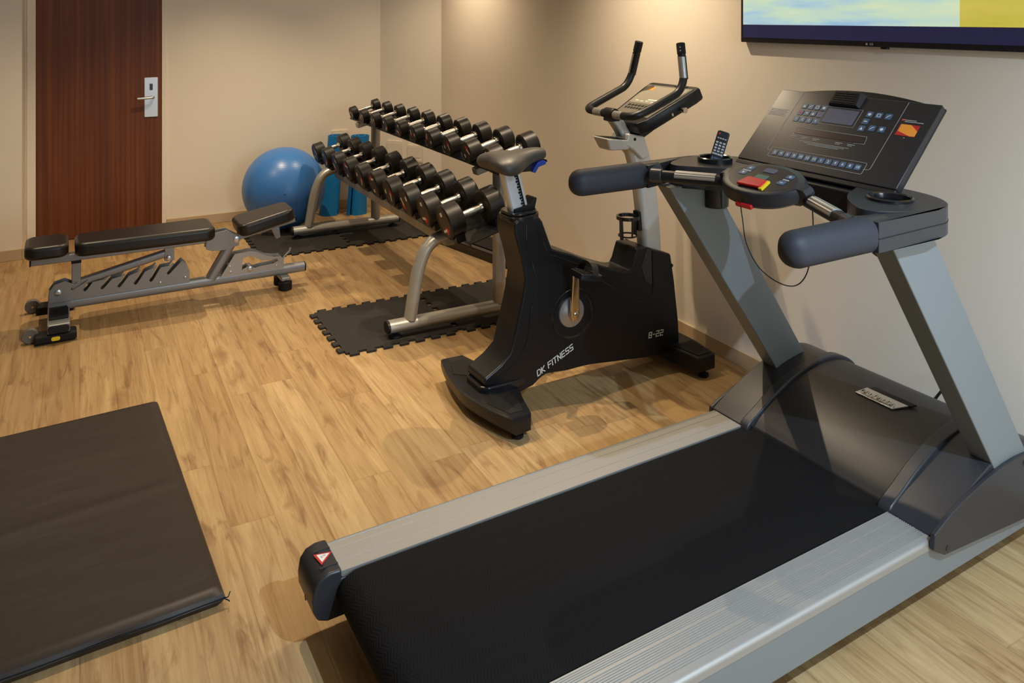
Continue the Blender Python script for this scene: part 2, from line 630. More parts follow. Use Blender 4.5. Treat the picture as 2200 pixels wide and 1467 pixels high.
w.box(1.3, 2.6, -2.06, -2.0, .8, .86).box(1.3, 2.6, -2.06, -2.0, 2.24, 2.3)
for x in (1.3, 1.92, 2.54): w.box(x, x + .06, -2.06, -2.0, .86, 2.24)
struct(w.build('window_1', M['white_metal'], bevel=.004))
# door frame and door
w = MB()
w.box(-.335, -.28, 6.722, 6.80, 0, 2.12).box(.562, .595, 6.722, 6.80, 0, 2.12).box(-.335, .595, 6.722, 6.80, 2.085, 2.12)
struct(w.build('trim_1', M['wall'], bevel=.003))
d = MB().box(-.278, .560, 6.731, 6.775, .004, 2.083).build('door_1', M['door'], bevel=.002)
struct(d)
hp = MB().prism(rrect(.096, .305, .006, 3, .486, 1.032), 6.722, 6.732, 'xz')
hp.build('handle_plate', M['white_metal'], d, bevel=.003)
w = MB()
w.prism(rrect(.022, .05, .004, 3, .486, 1.112), 6.7195, 6.723, 'xz')
w.build('lock_slot', M['black_gloss'], d, bevel=.001)
w = MB()
w.tube(fillet([(.50, 6.722, 1.032), (.50, 6.675, 1.032), (.385, 6.672, 1.028)], .015), .0105, 12)
w.build('lever', M['steel'], d)
# baseboards
BH = .075
struct(MB().box(2.735, 2.75, -1.95, 6.34, 0, BH).build('baseboard_right', M['base'], bevel=.003))
struct(MB().box(.597, 2.335, 6.720, 6.735, 0, BH).build('baseboard_back', M['base'], bevel=.003))
w = MB()
w.M = frame((2.34, 6.735, 0), (.7071, -.7071, 0), (.7071, .7071, 0), (0, 0, 1))
w.box(0, .575, -.015, 0, 0, BH)
struct(w.build('baseboard_corner', M['base'], bevel=.003))
struct(MB().box(-2.8, -.345, 6.337, 6.352, 0, BH).build('baseboard_left', M['base'], bevel=.003))
struct(MB().box(-.345, -.332, 6.337, 6.722, 0, BH).build('baseboard_return', M['base'], bevel=.003))

# switch plates and sockets
cx, cn = V3((.7071, -.7071, 0)), V3((-.7071, -.7071, 0))


def plate(label, M4, w_, h_, slots):
    r = MB()
    r.M = M4
    r.prism(rrect(w_, h_, .006, 3), 0, .014, 'xy')
    o_ = r.build('wall_plate', M['switch'], bevel=.002)
    tag(o_, label, 'wall plate', 'wall plates behind the dumbbell rack')
    r = MB()
    r.M = M4
    for (a, b, c, d_) in slots: r.box(a, b, c, d_, .014, .0165)
    r.build('rocker', M['switch'], o_, bevel=.001)
    return o_


P0 = V3((2.34, 6.735, 0))
plate('cream wall plate nearer the room corner edge, half hidden behind the lower dumbbells',
      frame(P0 + cx * .139 + V3((0, 0, .475)) + cn * .0005, cx, (0, 0, 1), cn), .142, .175, [(-.055, .055, -.07, .07)])
plate('cream wall plate just below the middle of the upper dumbbell shelf',
      frame(P0 + cx * .336 + V3((0, 0, .459)) + cn * .0005, cx, (0, 0, 1), cn), .142, .150, [(-.055, .055, -.035, .06), (-.06, .06, -.066, -.05)])
plate('pale wall plate on the back wall just above the blue rolled mats',
      frame((1.975, 6.7345, .60), (1, 0, 0), (0, 0, 1), (0, -1, 0)), .135, .15, [(-.05, .05, -.055, .055)])

# --------------------------------------------------------------- television
tv = thing('television', 'large wall television showing a pale blue and yellow picture', 'television', (2.731, 2.0215, 1.534))
w = MB().box(-.012, .016, -.73, .73, 0, .84)
w.build('tv_case', M['tv_black'], tv, bevel=.004)
w = MB().box(-.0145, -.0118, -.712, .712, .082, .822)
w.build('screen', M['tv'], tv)
w = MB().box(-.0144, -.0118, -.712, .712, .022, .081)
w.build('dark_band', M['tv_band'], tv)
w = MB().box(.016, .0187, -.25, .25, .25, .6)
w.build('wall_bracket', M['black_matte'], tv)
w = MB()
w.M = frame((-.0125, .0365, .0105), (0, -1, 0), (0, 0, 1), (-1, 0, 0))
w.lathe([(.0045, 0), (.0045, .0008)], 16, 'z', (-.016, 0, 0))
w.M = frame((-.0125, .031, .0105), (0, -1, 0), (0, 0, 1), (-1, 0, 0))
w.text('LG', .0125)
w.build('maker_mark', M['grey_print'], tv)
w = MB().box(-.008, .008, -.035, -.005, -.008, .0)
w.build('sensor', M['black_gloss'], tv, bevel=.002)

# ------------------------------------------------------------- gym floor mat
gm = thing('exercise_mat', 'large dark brown vinyl floor mat with a seamed worn edge', 'exercise mat', (.318, 3.0, 0), 3.0)


def gym_mat_mesh():
    x0, x1, y0, y1 = -1.9, 0.0, -.665, .635
    nx, ny = 120, 84
    w = MB()
    top = []

    def hh(x, y):
        p = V3((x * 1.4, y * 5.2 + x * .8, 0))
        q = noise.noise(p) * .0028 + noise.noise(p * 2.7) * .0010
        fold = math.exp(-((y + .04 - .05 * x) / .03) ** 2) * .0035 * (1 if x > -.7 else 0)
        return q + fold
    for j in range(ny + 1):
        rw = []
        for i in range(nx + 1):
            x, y = x0 + (x1 - x0) * i / nx, y0 + (y1 - y0) * j / ny
            e = min(x1 - x, y - y0, y1 - y, x - x0)
            rd = .012
            dz = -(rd - math.sqrt(max(0, rd * rd - (rd - e) ** 2))) if e < rd else 0
            rw.append((x, y, .05 + dz + hh(x, y) * min(1, e / .03)))
        top += rw
    n = nx + 1
    w.add(top, [(j * n + i, j * n + i + 1, (j + 1) * n + i + 1, (j + 1) * n + i) for j in range(ny) for i in range(nx)])
    # side walls down to the floor with a tucked bottom
    ring = [j * n + nx for j in range(ny + 1)]
    edge = [top[k] for k in [i for i in range(n)]] + [top[j * n + nx] for j in range(1, ny + 1)] + \
           [top[ny * n + i] for i in range(nx - 1, -1, -1)] + [top[j * n] for j in range(ny - 1, 0, -1)]
    secs = []
    for k, (z, ins) in enumerate(((None, 0), (.030, -.004), (.027, .002), (.022, -.002), (.010, .006), (.0, .014))):
        s = []
        for (x, y, zz) in edge:
            cxn = max(x0 + .0, min(x1, x))
            ix = ins if x > x1 - 1e-6 else (-ins if x < x0 + 1e-6 else 0)
            iy = ins if y > y1 - 1e-6 else (-ins if y < y0 + 1e-6 else 0)
            wob = 0 if z is None else noise.noise(V3((x * 6, y * 6, z * 30))) * .004
            s.append((cxn - ix, y - iy + (wob if abs(y - y0) < 1e-6 else 0), zz if z is None else z))
        secs.append(s)
    w.loft(secs, cap=False)
    w.add(secs[-1], [tuple(range(len(secs[-1])))])
    return w


gym_mat_mesh().build('cover', M['gym_mat'], gm, smooth=50)
w = MB()
pts = [(-1.9 + 1.9 * k / 40, -.667 + noise.noise(V3((k * .5, 2, 0))) * .003, .0265 + noise.noise(V3((k * .4, 0, 1))) * .003) for k in range(41)]
w.tube(pts, .0026, 6)
w.tube([(.0035, -.667 + 1.3 * k / 30, .0265) for k in range(31)], .0024, 6)
w.tube(spline([(0, -.664, .027), (.012, -.668, .026), (.02, -.66, .034)], 4), .0016, 5)
w.tube(spline([(0, -.664, .025), (.014, -.672, .018), (.012, -.684, .024)], 4), .0016, 5)
w.build('seam_piping', M['black_matte'], gm)

# ------------------------------------------------------------ rubber tiles


def tile_mesh(x0, y0, n=7, s=.60, th=.012, male=(1, 1, 1, 1)):
    """Interlocking tile; teeth on the sides marked in male (bottom, right, top, left)."""
    p = s / n
    d = .030
    out = []
    for k, (sx, sy, dx, dy, nx_, ny_) in enumerate(((0, 0, 1, 0, 0, -1), (s, 0, 0, 1, 1, 0), (s, s, -1, 0, 0, 1), (0, s, 0, -1, -1, 0))):
        out.append((x0 + sx, y0 + sy))
        for i in range(n):
            a, b = p * (i + .20), p * (i + .66)
            if male[k] == 1:
                prof = ((a, 0), (a - .006, d * .9), (a - .002, d), (b + .002, d), (b + .006, d * .9), (b, 0))
            elif male[k] == -1:
                prof = ((a, 0), (a - .006, -d * .9), (b + .006, -d * .9), (b, 0))
            else:
                continue
            for t, h in prof:
                out.append((x0 + sx + dx * t + nx_ * h, y0 + sy + dy * t + ny_ * h))
    return MB().prism(out, 0, th, 'xy')


TG = 'interlocking rubber floor tiles'
for (ox, oy, lab) in ((1.142, 3.79, 'black puzzle-edged rubber tile at the open corner under the nearer rack foot'),
                      (1.772, 3.79, 'black puzzle-edged rubber tile under the nearer back post, beside the exercise bike'),
                      (1.105, 5.575, 'black puzzle-edged rubber tile under the tip of the farther rack foot by the ball'),
                      (1.735, 5.575, 'black puzzle-edged rubber tile under the farther back post by the rolled mats')):
    first = ox < 1.5
    tl = tile_mesh(0, 0, male=(1, 1 if first else 1, 1, 1 if first else 0))
    if not first:   # sockets that receive the neighbour's teeth
        tl = tile_mesh(0, 0, male=(1, 1, 1, 0))
    q = tl.build('rubber_tile', M['mat_tile'], bevel=.0015)
    q.location = (ox, oy, 0)
    tag(q, lab, 'rubber tile', TG)

# ---------------------------------------------------------- exercise ball
bl = thing('exercise_ball', 'big glossy blue exercise ball against the back wall', 'exercise ball', (1.405, 6.305, .316))
MB().sphere((0, 0, 0), .315, 72, 48).build('ball_skin', M['ball'], bl, smooth=60)
w = MB()
w.M = frame((-.06, -.309, .02), (1, 0, 0), (0, 0, 1), (0, -1, 0))
w.lathe([(.009, -.004), (.009, .0005), (.006, .002)], 16, 'z')
w.build('valve_plug', M['ball'], bl)

# --------------------------------------------------------- rolled blue mats


def rolled(name, label, loc, rz, flare, twist, seed, lean):
    t = thing(name, label, 'exercise mat', loc, rz, 'rolled mats in the corner')
    turns, th, r0, H = 2.25, .011, .026, .655
    n = 64
    secs = []
    for k in range(9):
        z = H * k / 8
        f = 1 + flare * (1 - k / 8) ** 2 - .06 * math.sin(PI * k / 8)
        tw = twist * k / 8
        oo, ii = [], []
        for i in range(n + 1):
            a = 2 * PI * turns * i / n
            r = (r0 + (.086 - r0) * i / n) * f * (1 + .035 * math.sin(3 * a + seed) * (1 - k / 8))
            c, s = math.cos(a + tw), math.sin(a + tw)
            oo.append((r * c, r * s, z))
            ii.append(((r - th) * c, (r - th) * s, z))
        lx, ly = lean * z * math.cos(math.radians(-rz)), lean * z * math.sin(math.radians(-rz))
        secs.append([(x + lx, y + ly, zz) for x, y, zz in oo + ii[::-1]])
    MB().loft(secs).build('rolled_sheet', M['blue_foam'], t, smooth=40)
    return t


rolled('rolled_mat', 'blue rolled exercise mat standing between the ball and the other roll', (1.845, 6.588, 0), 200, .18, .25, 1.0, .10)
rolled('rolled_mat', 'blue rolled exercise mat standing beside the farther back post of the rack', (2.05, 6.485, 0), 120, .14, -.15, 2.4, .05)

# ------------------------------------------------- board lying by the wall
bd = thing('step_board', 'long black glossy board lying flat on the floor between rack and wall', 'exercise board', (2.262, 5.515, 0), -78.2)
MB().prism(rrect(1.02, .28, .05, 6, .51, .14), .0, .062, 'xy').build('deck', M['black_gloss'], bd, bevel=.008, seg=3)
MB().prism(rrect(.92, .19, .03, 6, .51, .145), .062, .068, 'xy').build('top_pad', M['black_matte'], bd, bevel=.003)
for q in (.06, .96):
    w = MB()
    w.lathe([(.008, .062), (.008, .067), (.005, .069)], 14, 'z', (q, .018, 0))
    w.build('bolt', M['chrome'], bd)

# ------------------------------------------------------------ dumbbell rack
RK = thing('dumbbell_rack', 'grey two-tier steel dumbbell rack with curved front legs', 'dumbbell rack', (0, 0, 0))
YN, YF = 3.86, 5.93
TIL = math.radians(15)
TX, TZ = math.cos(TIL), math.sin(TIL)


def oval(w_, h_): return ell(w_ / 2, h_ / 2, 16)


for y in (YN, YF):
    far = y > 5
    # foot bar
    w = MB()
    w.sweep([(1.385, y, .068), (2.20, y, .068)], oval(.082, .064))
    fb = w.build('foot_bar', M['grey_paint'], RK)
    w = MB()
    w.sweep([(1.372, y, .068), (1.386, y, .068)], oval(.080, .062))
    w.build('end_cap', M['black_plastic'], fb, bevel=.003)
    w = MB()
    w.sweep([(2.199, y, .068), (2.212, y, .068)], oval(.080, .062))
    w.build('end_cap', M['black_plastic'], fb, bevel=.003)
    for x in (1.42, 2.16):
        w = MB()
        w.lathe([(.034, .0125), (.034, .02), (.026, .026), (.010, .028), (.010, .040)], 20, 'z', (x, y, 0))
        w.build('levelling_foot', M['black_matte'], fb)
    # curved front leg running into the sloping shelf arm
    pth = fillet([(1.502, y, .09), (1.545, y, .34), (1.60, y, .470), (2.0, y, .588)], .16, 9)
    w = MB()
    w.sweep(pth, oval(.064, .080), up=(0, 1, 0))
    w.build('front_leg', M['grey_paint'], RK)
    w = MB()
    w.sweep([(2.022, y, .09), (2.022, y, .872)], oval(.070, .078), up=(0, 1, 0))
    w.build('back_post', M['grey_paint'], RK)
    w = MB()
    w.M = frame((1.96, y, .872), (TX, 0, TZ), (0, 1, 0), (-TZ, 0, TX))
    w.box(-.10, .10, -.03, .03, -.05, -.012)
    w.build('shelf_bracket', M['grey_paint'], RK, bevel=.006)
    for x, z in ((1.76, .462), (1.92, .50)):
        w = MB()
        w.lathe([(.009, -.05), (.009, .05)], 12, 'y', (x, y, z))
        w.build('bolt', M['chrome'], RK)
w = MB().box(1.70, 1.755, YN, YF, .437, .487)
w.build('crossbeam', M['grey_paint'], RK, bevel=.006)


def tray(px, pz, half, y0, y1, fr):
    w = MB()
    w.M = frame((px, 0, pz), (TX, 0, TZ), (0, 1, 0), (-TZ, 0, TX))
    prof = [(-fr, -.012), (-fr, 0), (half, 0), (half, .007), (half + .003, .007), (half + .003, -.004), (-fr + .004, -.004), (-fr + .004, -.012)]
    w.prism(prof, y0, y1, 'xz')
    return w.build('shelf_tray', M['black_plastic'], RK)


LOW = tray(1.761, .578, .128, 3.47, 6.17, .104)
UPP = tray(1.978, .889, .112, 3.46, 6.10, .114)


# ---------------------------------------------------------------- dumbbells
def dumbbell(R, HL, L, hr):
    """Axis along local x, centre at the origin; front face at -x."""
    root = bpy.data.objects.new('dumbbell', None)
    COL.objects.link(root)
    h = L / 2 - HL
    w = MB()
    w.lathe([(hr, -h - .002), (hr, -h * .55), (hr * 1.12, -h * .2), (hr * 1.12, h * .2), (hr, h * .55), (hr, h + .002)], 20, 'x')
    w.build('handle', M['knurl'], root)
    for s in (-1, 1):
        w = MB()
        ch = min(.010, R * .12)
        pr = [(hr * 1.7, h - .006), (hr * 1.7, h), (R - ch, h), (R, h + ch * .7), (R, h + HL - ch * .7), (R - ch, h + HL), (R - ch * 1.5, h + HL),
              (R - ch * 1.8, h + HL - .0025), (R * .3, h + HL - .0025)]
        w.lathe([(r, s * x) for r, x in pr], 40, 'x')
        hd = w.build('weight_head', M['head'], root, smooth=28)
        w = MB()
        w.lathe([(hr * 1.45, s * (h - .018)), (hr * 1.55, s * (h - .001))], 20, 'x')
        w.build('collar', M['chrome'], root)
        if s < 0:
            a0 = random.uniform(0, 2 * PI)
            face = -(h + HL) + .0022
            rr = R * .48
            for da, kind in ((0, 'brand'), (PI, 'weight')):
                w = MB()
                a = a0 + da
                w.M = frame((face, rr * math.cos(a), rr * math.sin(a)), (0, -math.sin(a), math.cos(a)), (0, math.cos(a), math.sin(a)), (-1, 0, 0))
                if kind == 'brand':
                    w.cm = 0
                    w.prism([(-R * .44, 0), (-R * .06, R * .30), (R * .14, R * .12), (R * .04, -R * .26)], 0, .0006, 'xy')
                    w.cm = 1
                    w.box(-R * .08, R * .50, -R * .11, R * .04, 0, .0009)
                    w.build('maker_mark', [M['red_print'], M['white_print']], hd)
                else:
                    w.box(-R * .15, R * .15, -R * .12, R * .11, 0, .0008)
                    w.build('weight_mark', M['white_print'], hd)
    return root


M['head'] = mat('dumbbell_urethane', (30, 28, 27), .42, spec=.4, bump=(300, .05, .0006))
NTH = ['first at the near end', 'second from near end', 'third from near end', 'fourth from near end', 'fifth from near end', 'sixth from near end', 'seventh from near end',
       'eighth from near end', 'ninth from near end', 'tenth at the far end']
for tier, (tx, tz, Rn, Rf, Ln, Lf, HLn, HLf, y0, dy, hrn) in {
        'upper': (1.978, .889, .065, .049, .285, .235, .082, .052, 3.585, .2655, .0165),
        'lower': (1.761, .578, .088, .074, .310, .278, .088, .076, 3.60, .2665, .0175)}.items():
    for k in range(10):
        t = k / 9
        R, L, HL = Rn + (Rf - Rn) * t, Ln + (Lf - Ln) * t, HLn + (HLf - HLn) * t
        root = dumbbell(R, HL, L, hrn - .003 * t)
        n = V3((-TZ, 0, TX))
        gap = .013 - (.009 * t if tier == 'upper' else 0)
        c = V3((tx, y0 + dy * k, tz)) + n * (R + gap)
        sl = -.008 - .004 * t if tier == 'upper' else -.008 - .032 * t
        c += V3((TX, 0, TZ)) * sl
        root.location = c
        root.rotation_euler = (random.uniform(-2, 2), -TIL, 0)
        tag(root, f'black round-headed dumbbell, {NTH[k]} on the {tier} rack shelf', 'dumbbell', f'dumbbells on the {tier} rack shelf')
        # black moulded cradles under both heads belong to the shelf
        for s in (-1, 1):
            w = MB()
            w.M = frame((tx, y0 + dy * k, tz), (TX, 0, TZ), (0, 1, 0), (-TZ, 0, TX))
            xc = s * (L / 2 - HL / 2) + sl
            pr = [(-R * .75, .0)]
            for q in range(9):
                a = math.radians(-140 + 100 * q / 8)
                pr.append((math.cos(a) * (R + .004), R + gap + math.sin(a) * (R + .004)))
            pr += [(R * .75, .0)]
            w.prism(pr, xc - HL * .28, xc + HL * .28, 'yz')
            w.build('cradle', M['black_plastic'], UPP if tier == 'upper' else LOW)

# -------------------------------------------------------------- weight bench
BN = thing('weight_bench', 'adjustable weight bench with black vinyl pads on a grey frame', 'bench', (-.1, 4.92, 0), 1.2)
g = M['dark_grey_paint']


def pad(x0, x1, wid, z0, th, M4=None, taper=1.0, taper0=1.0):
    w = MB()
    if M4: w.M = M4
    L_ = x1 - x0
    pl_ = []
    for (a, b) in rrect(L_, wid, .055, 7, (x0 + x1) / 2, 0):
        t = (a - x0) / L_
        pl_.append((a, b * (1 - (1 - taper) * t) * (1 - (1 - taper0) * (1 - t))))
    w.prism(pl_, z0, z0 + th, 'xy')
    return w


pad(-.155, .048, .27, .386, .070).build('head_pad', M['vinyl'], BN, bevel=.022, seg=4)
pad(.076, .785, .295, .372, .076, None, 1.0, .84).build('back_pad', M['vinyl'], BN, bevel=.024, seg=4)
sa = math.radians(11)
SM = frame((.922, 0, .362), (math.cos(sa), 0, math.sin(sa)), (0, 1, 0), (-math.sin(sa), 0, math.cos(sa)))
pad(0.0, .335, .285, .0, .076, SM, .86).build('seat_pad', M['vinyl'], BN, bevel=.022, seg=4)
w = MB()
w.box(-.128, .745, -.03, .03, .334, .372)
w.build('back_beam', g, BN, bevel=.005)
w = MB()
w.box(-.134, -.127, -.031, .031, .333, .373)
w.build('beam_cap', M['black_plastic'], BN, bevel=.002)
w = MB()
w.prism([(.745, .372), (.80, .392), (.86, .398), (.93, .352), (.93, .30), (.86, .282), (.78, .285), (.745, .30)], -.036, -.030, 'xz')
w.prism([(.745, .372), (.80, .392), (.86, .398), (.93, .352), (.93, .30), (.86, .282), (.78, .285), (.745, .30)], .030, .036, 'xz')
w.build('hinge_plate', g, BN, bevel=.002)
w = MB()
w.M = SM
w.box(-.01, .345, -.028, .028, -.036, -.001)
w.build('seat_beam', g, BN, bevel=.005)
w = MB()
w.M = SM
w.prism([(.20, -.036), (.245, -.036), (.24, -.10), (.215, -.105)], -.02, .02, 'xz')
w.build('seat_lug', g, BN, bevel=.003)
w = MB()
w.M = SM
w.box(.345, .351, -.029, .029, -.037, 0)
w.build('beam_cap', M['black_plastic'], BN, bevel=.002)
w = MB()   # main floor tube
w.sweep([(.04, 0, .105), (1.322, 0, .105)], rrect(.056, .056, .018, 4))
w.build('main_tube', g, BN)
w = MB()
w.sweep([(1.320, 0, .105), (1.332, 0, .105)], rrect(.054, .054, .017, 4))
w.build('tube_cap', M['black_plastic'], BN, bevel=.003)
w = MB()   # sloping seat post
w.sweep([(.775, 0, .12), (.905, 0, .335)], rrect(.052, .070, .016, 4), up=(0, 1, 0))
w.build('seat_post', g, BN)
# rear ladder plate with hooked notches
notch = [(.063, .182, .10, .222), (.122, .166, .150, .224), (.205, .162, .245, .226), (.288, .158, .328, .230), (.370, .160, .410, .240), (.449, .163, .490, .250), (.540, .190, .580, .250)]
out = [(-.045, .125), (-.045, .185), (-.02, .222), (.03, .234)]
for (x0_, z0_, x1_, z1_) in notch:
    out += [(x1_ - .026, z1_ - .012), (x1_ - .012, z1_ + .000), (x1_ - .006, z1_ - .006), (x0_ - .006, z0_ + .006), (x0_ + .002, z0_ - .003), (x0_ + .012, z0_ + .004), (x1_ + .012, z1_ - .016)]
out += [(.615, .258), (.640, .232), (.656, .185), (.656, .125)]
for s in (-1, 1):
    w = MB()
    w.prism(out, s * .032 - .003, s * .032 + .003, 'xz')
    w.build('ladder_plate', g, BN, bevel=.0015)
w = MB()   # support strut lying on the ladder
w.sweep([(.085, 0, .205), (.545, 0, .305)], rrect(.040, .046, .010, 3), up=(0, 1, 0))
w.box(.525, .575, -.026, .026, .262, .336)
w.build('support_strut', g, BN, bevel=.002)
w = MB().box(.062, .106, -.026, .026, .16, .335)
w.build('support_post', g, BN, bevel=.004)
w = MB().box(.060, .108, -.0265, .0265, .318, .334)
w.build('post_bumper', M['black_matte'], BN, bevel=.002)
# seat quadrant with a shaped window
oq = [(.822, .122), (.905, .250), (.955, .252), (.99, .256), (1.03, .246), (1.09, .212), (1.14, .200), (1.175, .198), (1.192, .176), (1.192, .130), (1.18, .122)]
hole = [(.945, .150), (.952, .215), (.985, .228), (1.02, .215), (1.06, .190), (1.10, .185), (1.15, .186), (1.16, .172), (1.13, .160), (1.05, .156), (1.02, .150), (.985, .168)]
for s in (-1, 1):
    w = MB()
    n_ = len(oq)
    # ring built as two closed halves around the window
    top_i, bot_i = hole[:8], hole[7:] + hole[:1]
    A_ = [oq[0], oq[1], oq[2], oq[3], oq[4], oq[5], oq[6], oq[7], oq[8]] + [hole[7], hole[6], hole[5], hole[4], hole[3], hole[2], hole[1], hole[0]]
    B_ = [oq[0], hole[0], hole[11], hole[10], hole[9], hole[8], hole[7], oq[8], oq[9], oq[10]]
    w.prism(A_, s * .034 - .0025, s * .034 + .0025, 'xz')
    w.prism(B_, s * .034 - .0025, s * .034 + .0025, 'xz')
    w.build('seat_quadrant', M['grey_paint'], BN)
w = MB()
w.tube(fillet([(1.195, 0, .128), (1.19, 0, .175), (1.235, 0, .212), (1.24, 0, .232)], .03, 5), .0065, 8)
w.build('pop_lever', M['grey_paint'], BN)
for (x_, z_, r_) in ((.993, .150, .017), (.545, .281, .014), (-.003, .178, .017), (.916, .335, .020)):
    w = MB()
    w.lathe([(.001, -.0385 - .006), (r_ * .5, -.0445), (r_ * .95, -.042), (r_, -.037), (r_, .037), (r_ * .95, .042), (r_ * .5, .0445)], 20, 'y', (x_, 0, z_))
    w.lathe([(r_ * .45, -.0465), (r_ * .45, -.044)], 6, 'y', (x_, 0, z_))
    w.build('pivot_bolt', M['steel'], BN)
for (x_, z_) in ((.50, .148), (.632, .158), (.878, .180), (.882, .148), (1.15, .145)):
    w = MB()
    w.lathe([(.004, -.0385), (.007, -.0375), (.008, -.036), (.008, .036), (.007, .0375), (.004, .0385)], 14, 'y', (x_, 0, z_))
    w.build('plate_bolt', M['steel'], BN)
# front foot: short cross tube with two rubber cups
w = MB().box(1.165, 1.222, -.085, .085, .055, .080)
w.build('foot_tube', g, BN, bevel=.008)
for s in (-1, 1):
    w = MB()
    w.lathe([(.030, 0), (.040, .004), (.040, .046), (.034, .052), (.026, .055), (.026, .062)], 24, 'z', (1.194, s * .060, 0))
    w.build('rubber_foot', M['black_matte'], BN)
# wide rear base with foot pads and wheels
w = MB()
w.box(-.050, .052, -.29, .27, .048, .094)
w.build('base_bar', g, BN, bevel=.008, seg=3)
w = MB()
w.prism([(-.05, .10), (-.045, .185), (.05, .185), (.06, .10)], -.03, .03, 'xz')
w.build('base_block', g, BN, bevel=.004)
for s in (-1, 1):
    yc = -.245 if s < 0 else .235
    w = MB()
    w.box(-.108, .082, yc - .050, yc + .045, .004, .047)
    q = w.build('base_pad', M['black_matte'], BN, bevel=.012, seg=3)
    w = MB()
    w.prism(rrect(.040, .020, .009, 4, -.012, .026), yc - .0515, yc - .0495, 'xz') if s < 0 else w.prism(rrect(.040, .020, .009, 4, -.012, .026), yc + .0445, yc + .0465, 'xz')
    w.build('yellow_spot', M['yellow'], q)
    w = MB()
    w.lathe([(.012, -.013), (.034, -.015), (.038, -.011), (.038, .011), (.034, .015), (.012, .013)], 28, 'y', (-.125, yc + (.02 if s < 0 else .015), .0385))
    wl = w.build('wheel', M['wheel'], BN)
    w = MB()
    w.lathe([(.006, -.022), (.006, .022)], 10, 'y', (-.125, yc + (.02 if s < 0 else .015), .0385))
    w.build('axle', M['chrome'], wl)
for (y0_, y1_) in ((-.215, -.13), (-.115, -.045)):
    w = MB().box(-.044, .046, y0_, y1_, .094, .101)
    w.build('foot_grip', M['black_matte'], BN, bevel=.004)
w = MB()
w.prism(rrect(.096, .042, .018, 5, .001, .071), -.299, -.290, 'xz')
w.build('bar_end_cap', M['black_plastic'], BN, bevel=.004)

# ------------------------------------------------------------------ treadmill
T = thing('treadmill', 'grey and black commercial treadmill with a tilted console', 'treadmill', (.593, 2.152, 0), 1.868)
VC = -.405
# floor frame
for (a, b) in ((-.02, .005), (-.830, -.805)):
    w = MB().prism([(.02, .075), (2.0, .088), (2.02, .11), (2.02, .195), (.02, .195)], a, b, 'xz')
    w.build('side_beam', M['tread_grey'], T, bevel=.003)
for x in (.12, 1.9):
    for y in (-.22, -.59):
        w = MB()
        w.lathe([(.026, 0), (.026, .014), (.012, .018), (.012, .10)], 18, 'z', (x, y, 0))
        w.build('rubber_foot', M['black_matte'], T)
MB().box(.04, 1.95, -.80, -.02, .098, .118).build('under_tray', M['black_matte'], T)


def rail(y_out, y_in, ridges, z=.210):
    """Aluminium foot rail cross-section in (y, z), swept along x."""
    sgn = 1 if y_in > y_out else -1
    W_ = abs(y_in - y_out)
    pr = [(y_out, z - .026), (y_out - sgn * .0, z - .012)]
    for k in range(5):
        a = math.radians(180 - 90 * k / 4)
        pr.append((y_out + sgn * (.010 + .010 * math.cos(a)), z - .011 + .010 * math.sin(a)))
    for (s, wd, dp) in ridges:
        pr += [(y_out + sgn * (s - wd / 2), z), (y_out + sgn * (s - wd / 2 + .0008), z - dp), (y_out + sgn * (s + wd / 2 - .0008), z - dp), (y_out + sgn * (s + wd / 2), z)]
    pr += [(y_in, z), (y_in, z - .008), (y_in - sgn * .004, z - .026)]
    w = MB()
    w.prism(pr, .0, 1.52, 'yz')
    return w.build('foot_rail', M['alu'], T, smooth=25)


rail(.010, -.128, [(.014, .002, .002), (.019, .002, .002), (.045, .002, .002), (.098, .002, .002)])
rail(-.832, -.692, [(.026 + .0062 * k, .0034, .0024) for k in range(5)] + [(.064 + .0062 * k, .0034, .0024) for k in range(7)] + [(.112 + .0056 * k, .0032, .0024) for k in range(5)])
# running belt: a closed band round the rear roller, with its running length stored as UV
prof, arc = [], [0.0]
prof += [(1.60, .2075)] + [(1.60 - 1.55 * k / 30, .2075) for k in range(1, 31)]
for k in range(1, 13):
    a = math.radians(90 + 180 * k / 12)
    prof.append((.05 + .0515 * math.cos(a) * 1.25, .156 + .0515 * math.sin(a)))
prof += [(.05 + 1.55 * k / 10, .109 + .012) for k in range(1, 11)]
for p, q in zip(prof, prof[1:]): arc.append(arc[-1] + math.dist(p, q))
me = bpy.data.meshes.new('running_belt')
vs, fs, uvs = [], [], []
ya, yb = -.686, -.135
for (x, z) in prof: vs += [(x, ya, z), (x, yb, z)]
inn = []
for (x, z) in prof:
    inn.append((.05 + (x - .05) * .97 if x < .05 else x, .156 + (z - .156) * .93))
o0 = len(vs)
for (x, z) in inn: vs += [(x, ya, z), (x, yb, z)]
n = len(prof)
for i in range(n - 1):
    fs.append((2 * i, 2 * i + 1, 2 * i + 3, 2 * i + 2)); uvs.append([(arc[i], ya), (arc[i], yb), (arc[i + 1], yb), (arc[i + 1], ya)])
    a, b = o0 + 2 * i, o0 + 2 * i + 2
    fs.append((a, b, b + 1, a + 1)); uvs.append([(arc[i], ya), (arc[i + 1], ya), (arc[i + 1], yb), (arc[i], yb)])
    for e in (0, 1):
        fs.append((2 * i + e, 2 * i + 2 + e, o0 + 2 * i + 2 + e, o0 + 2 * i + e)); uvs.append([(arc[i], 0)] * 4)
me.from_pydata(vs, [], fs)
ul = me.uv_layers.new(name='UVMap')
for p, u in zip(me.polygons, uvs):
    for li, q in zip(p.loop_indices, u): ul.data[li].uv = q
bm = bmesh.new(); bm.from_mesh(me); bmesh.ops.recalc_face_normals(bm, faces=bm.faces); bm.to_mesh(me); bm.free()
me.polygons.foreach_set('use_smooth', [True] * len(me.polygons))
me.set_sharp_from_angle(angle=math.radians(40))
me.materials.append(M['belt'])
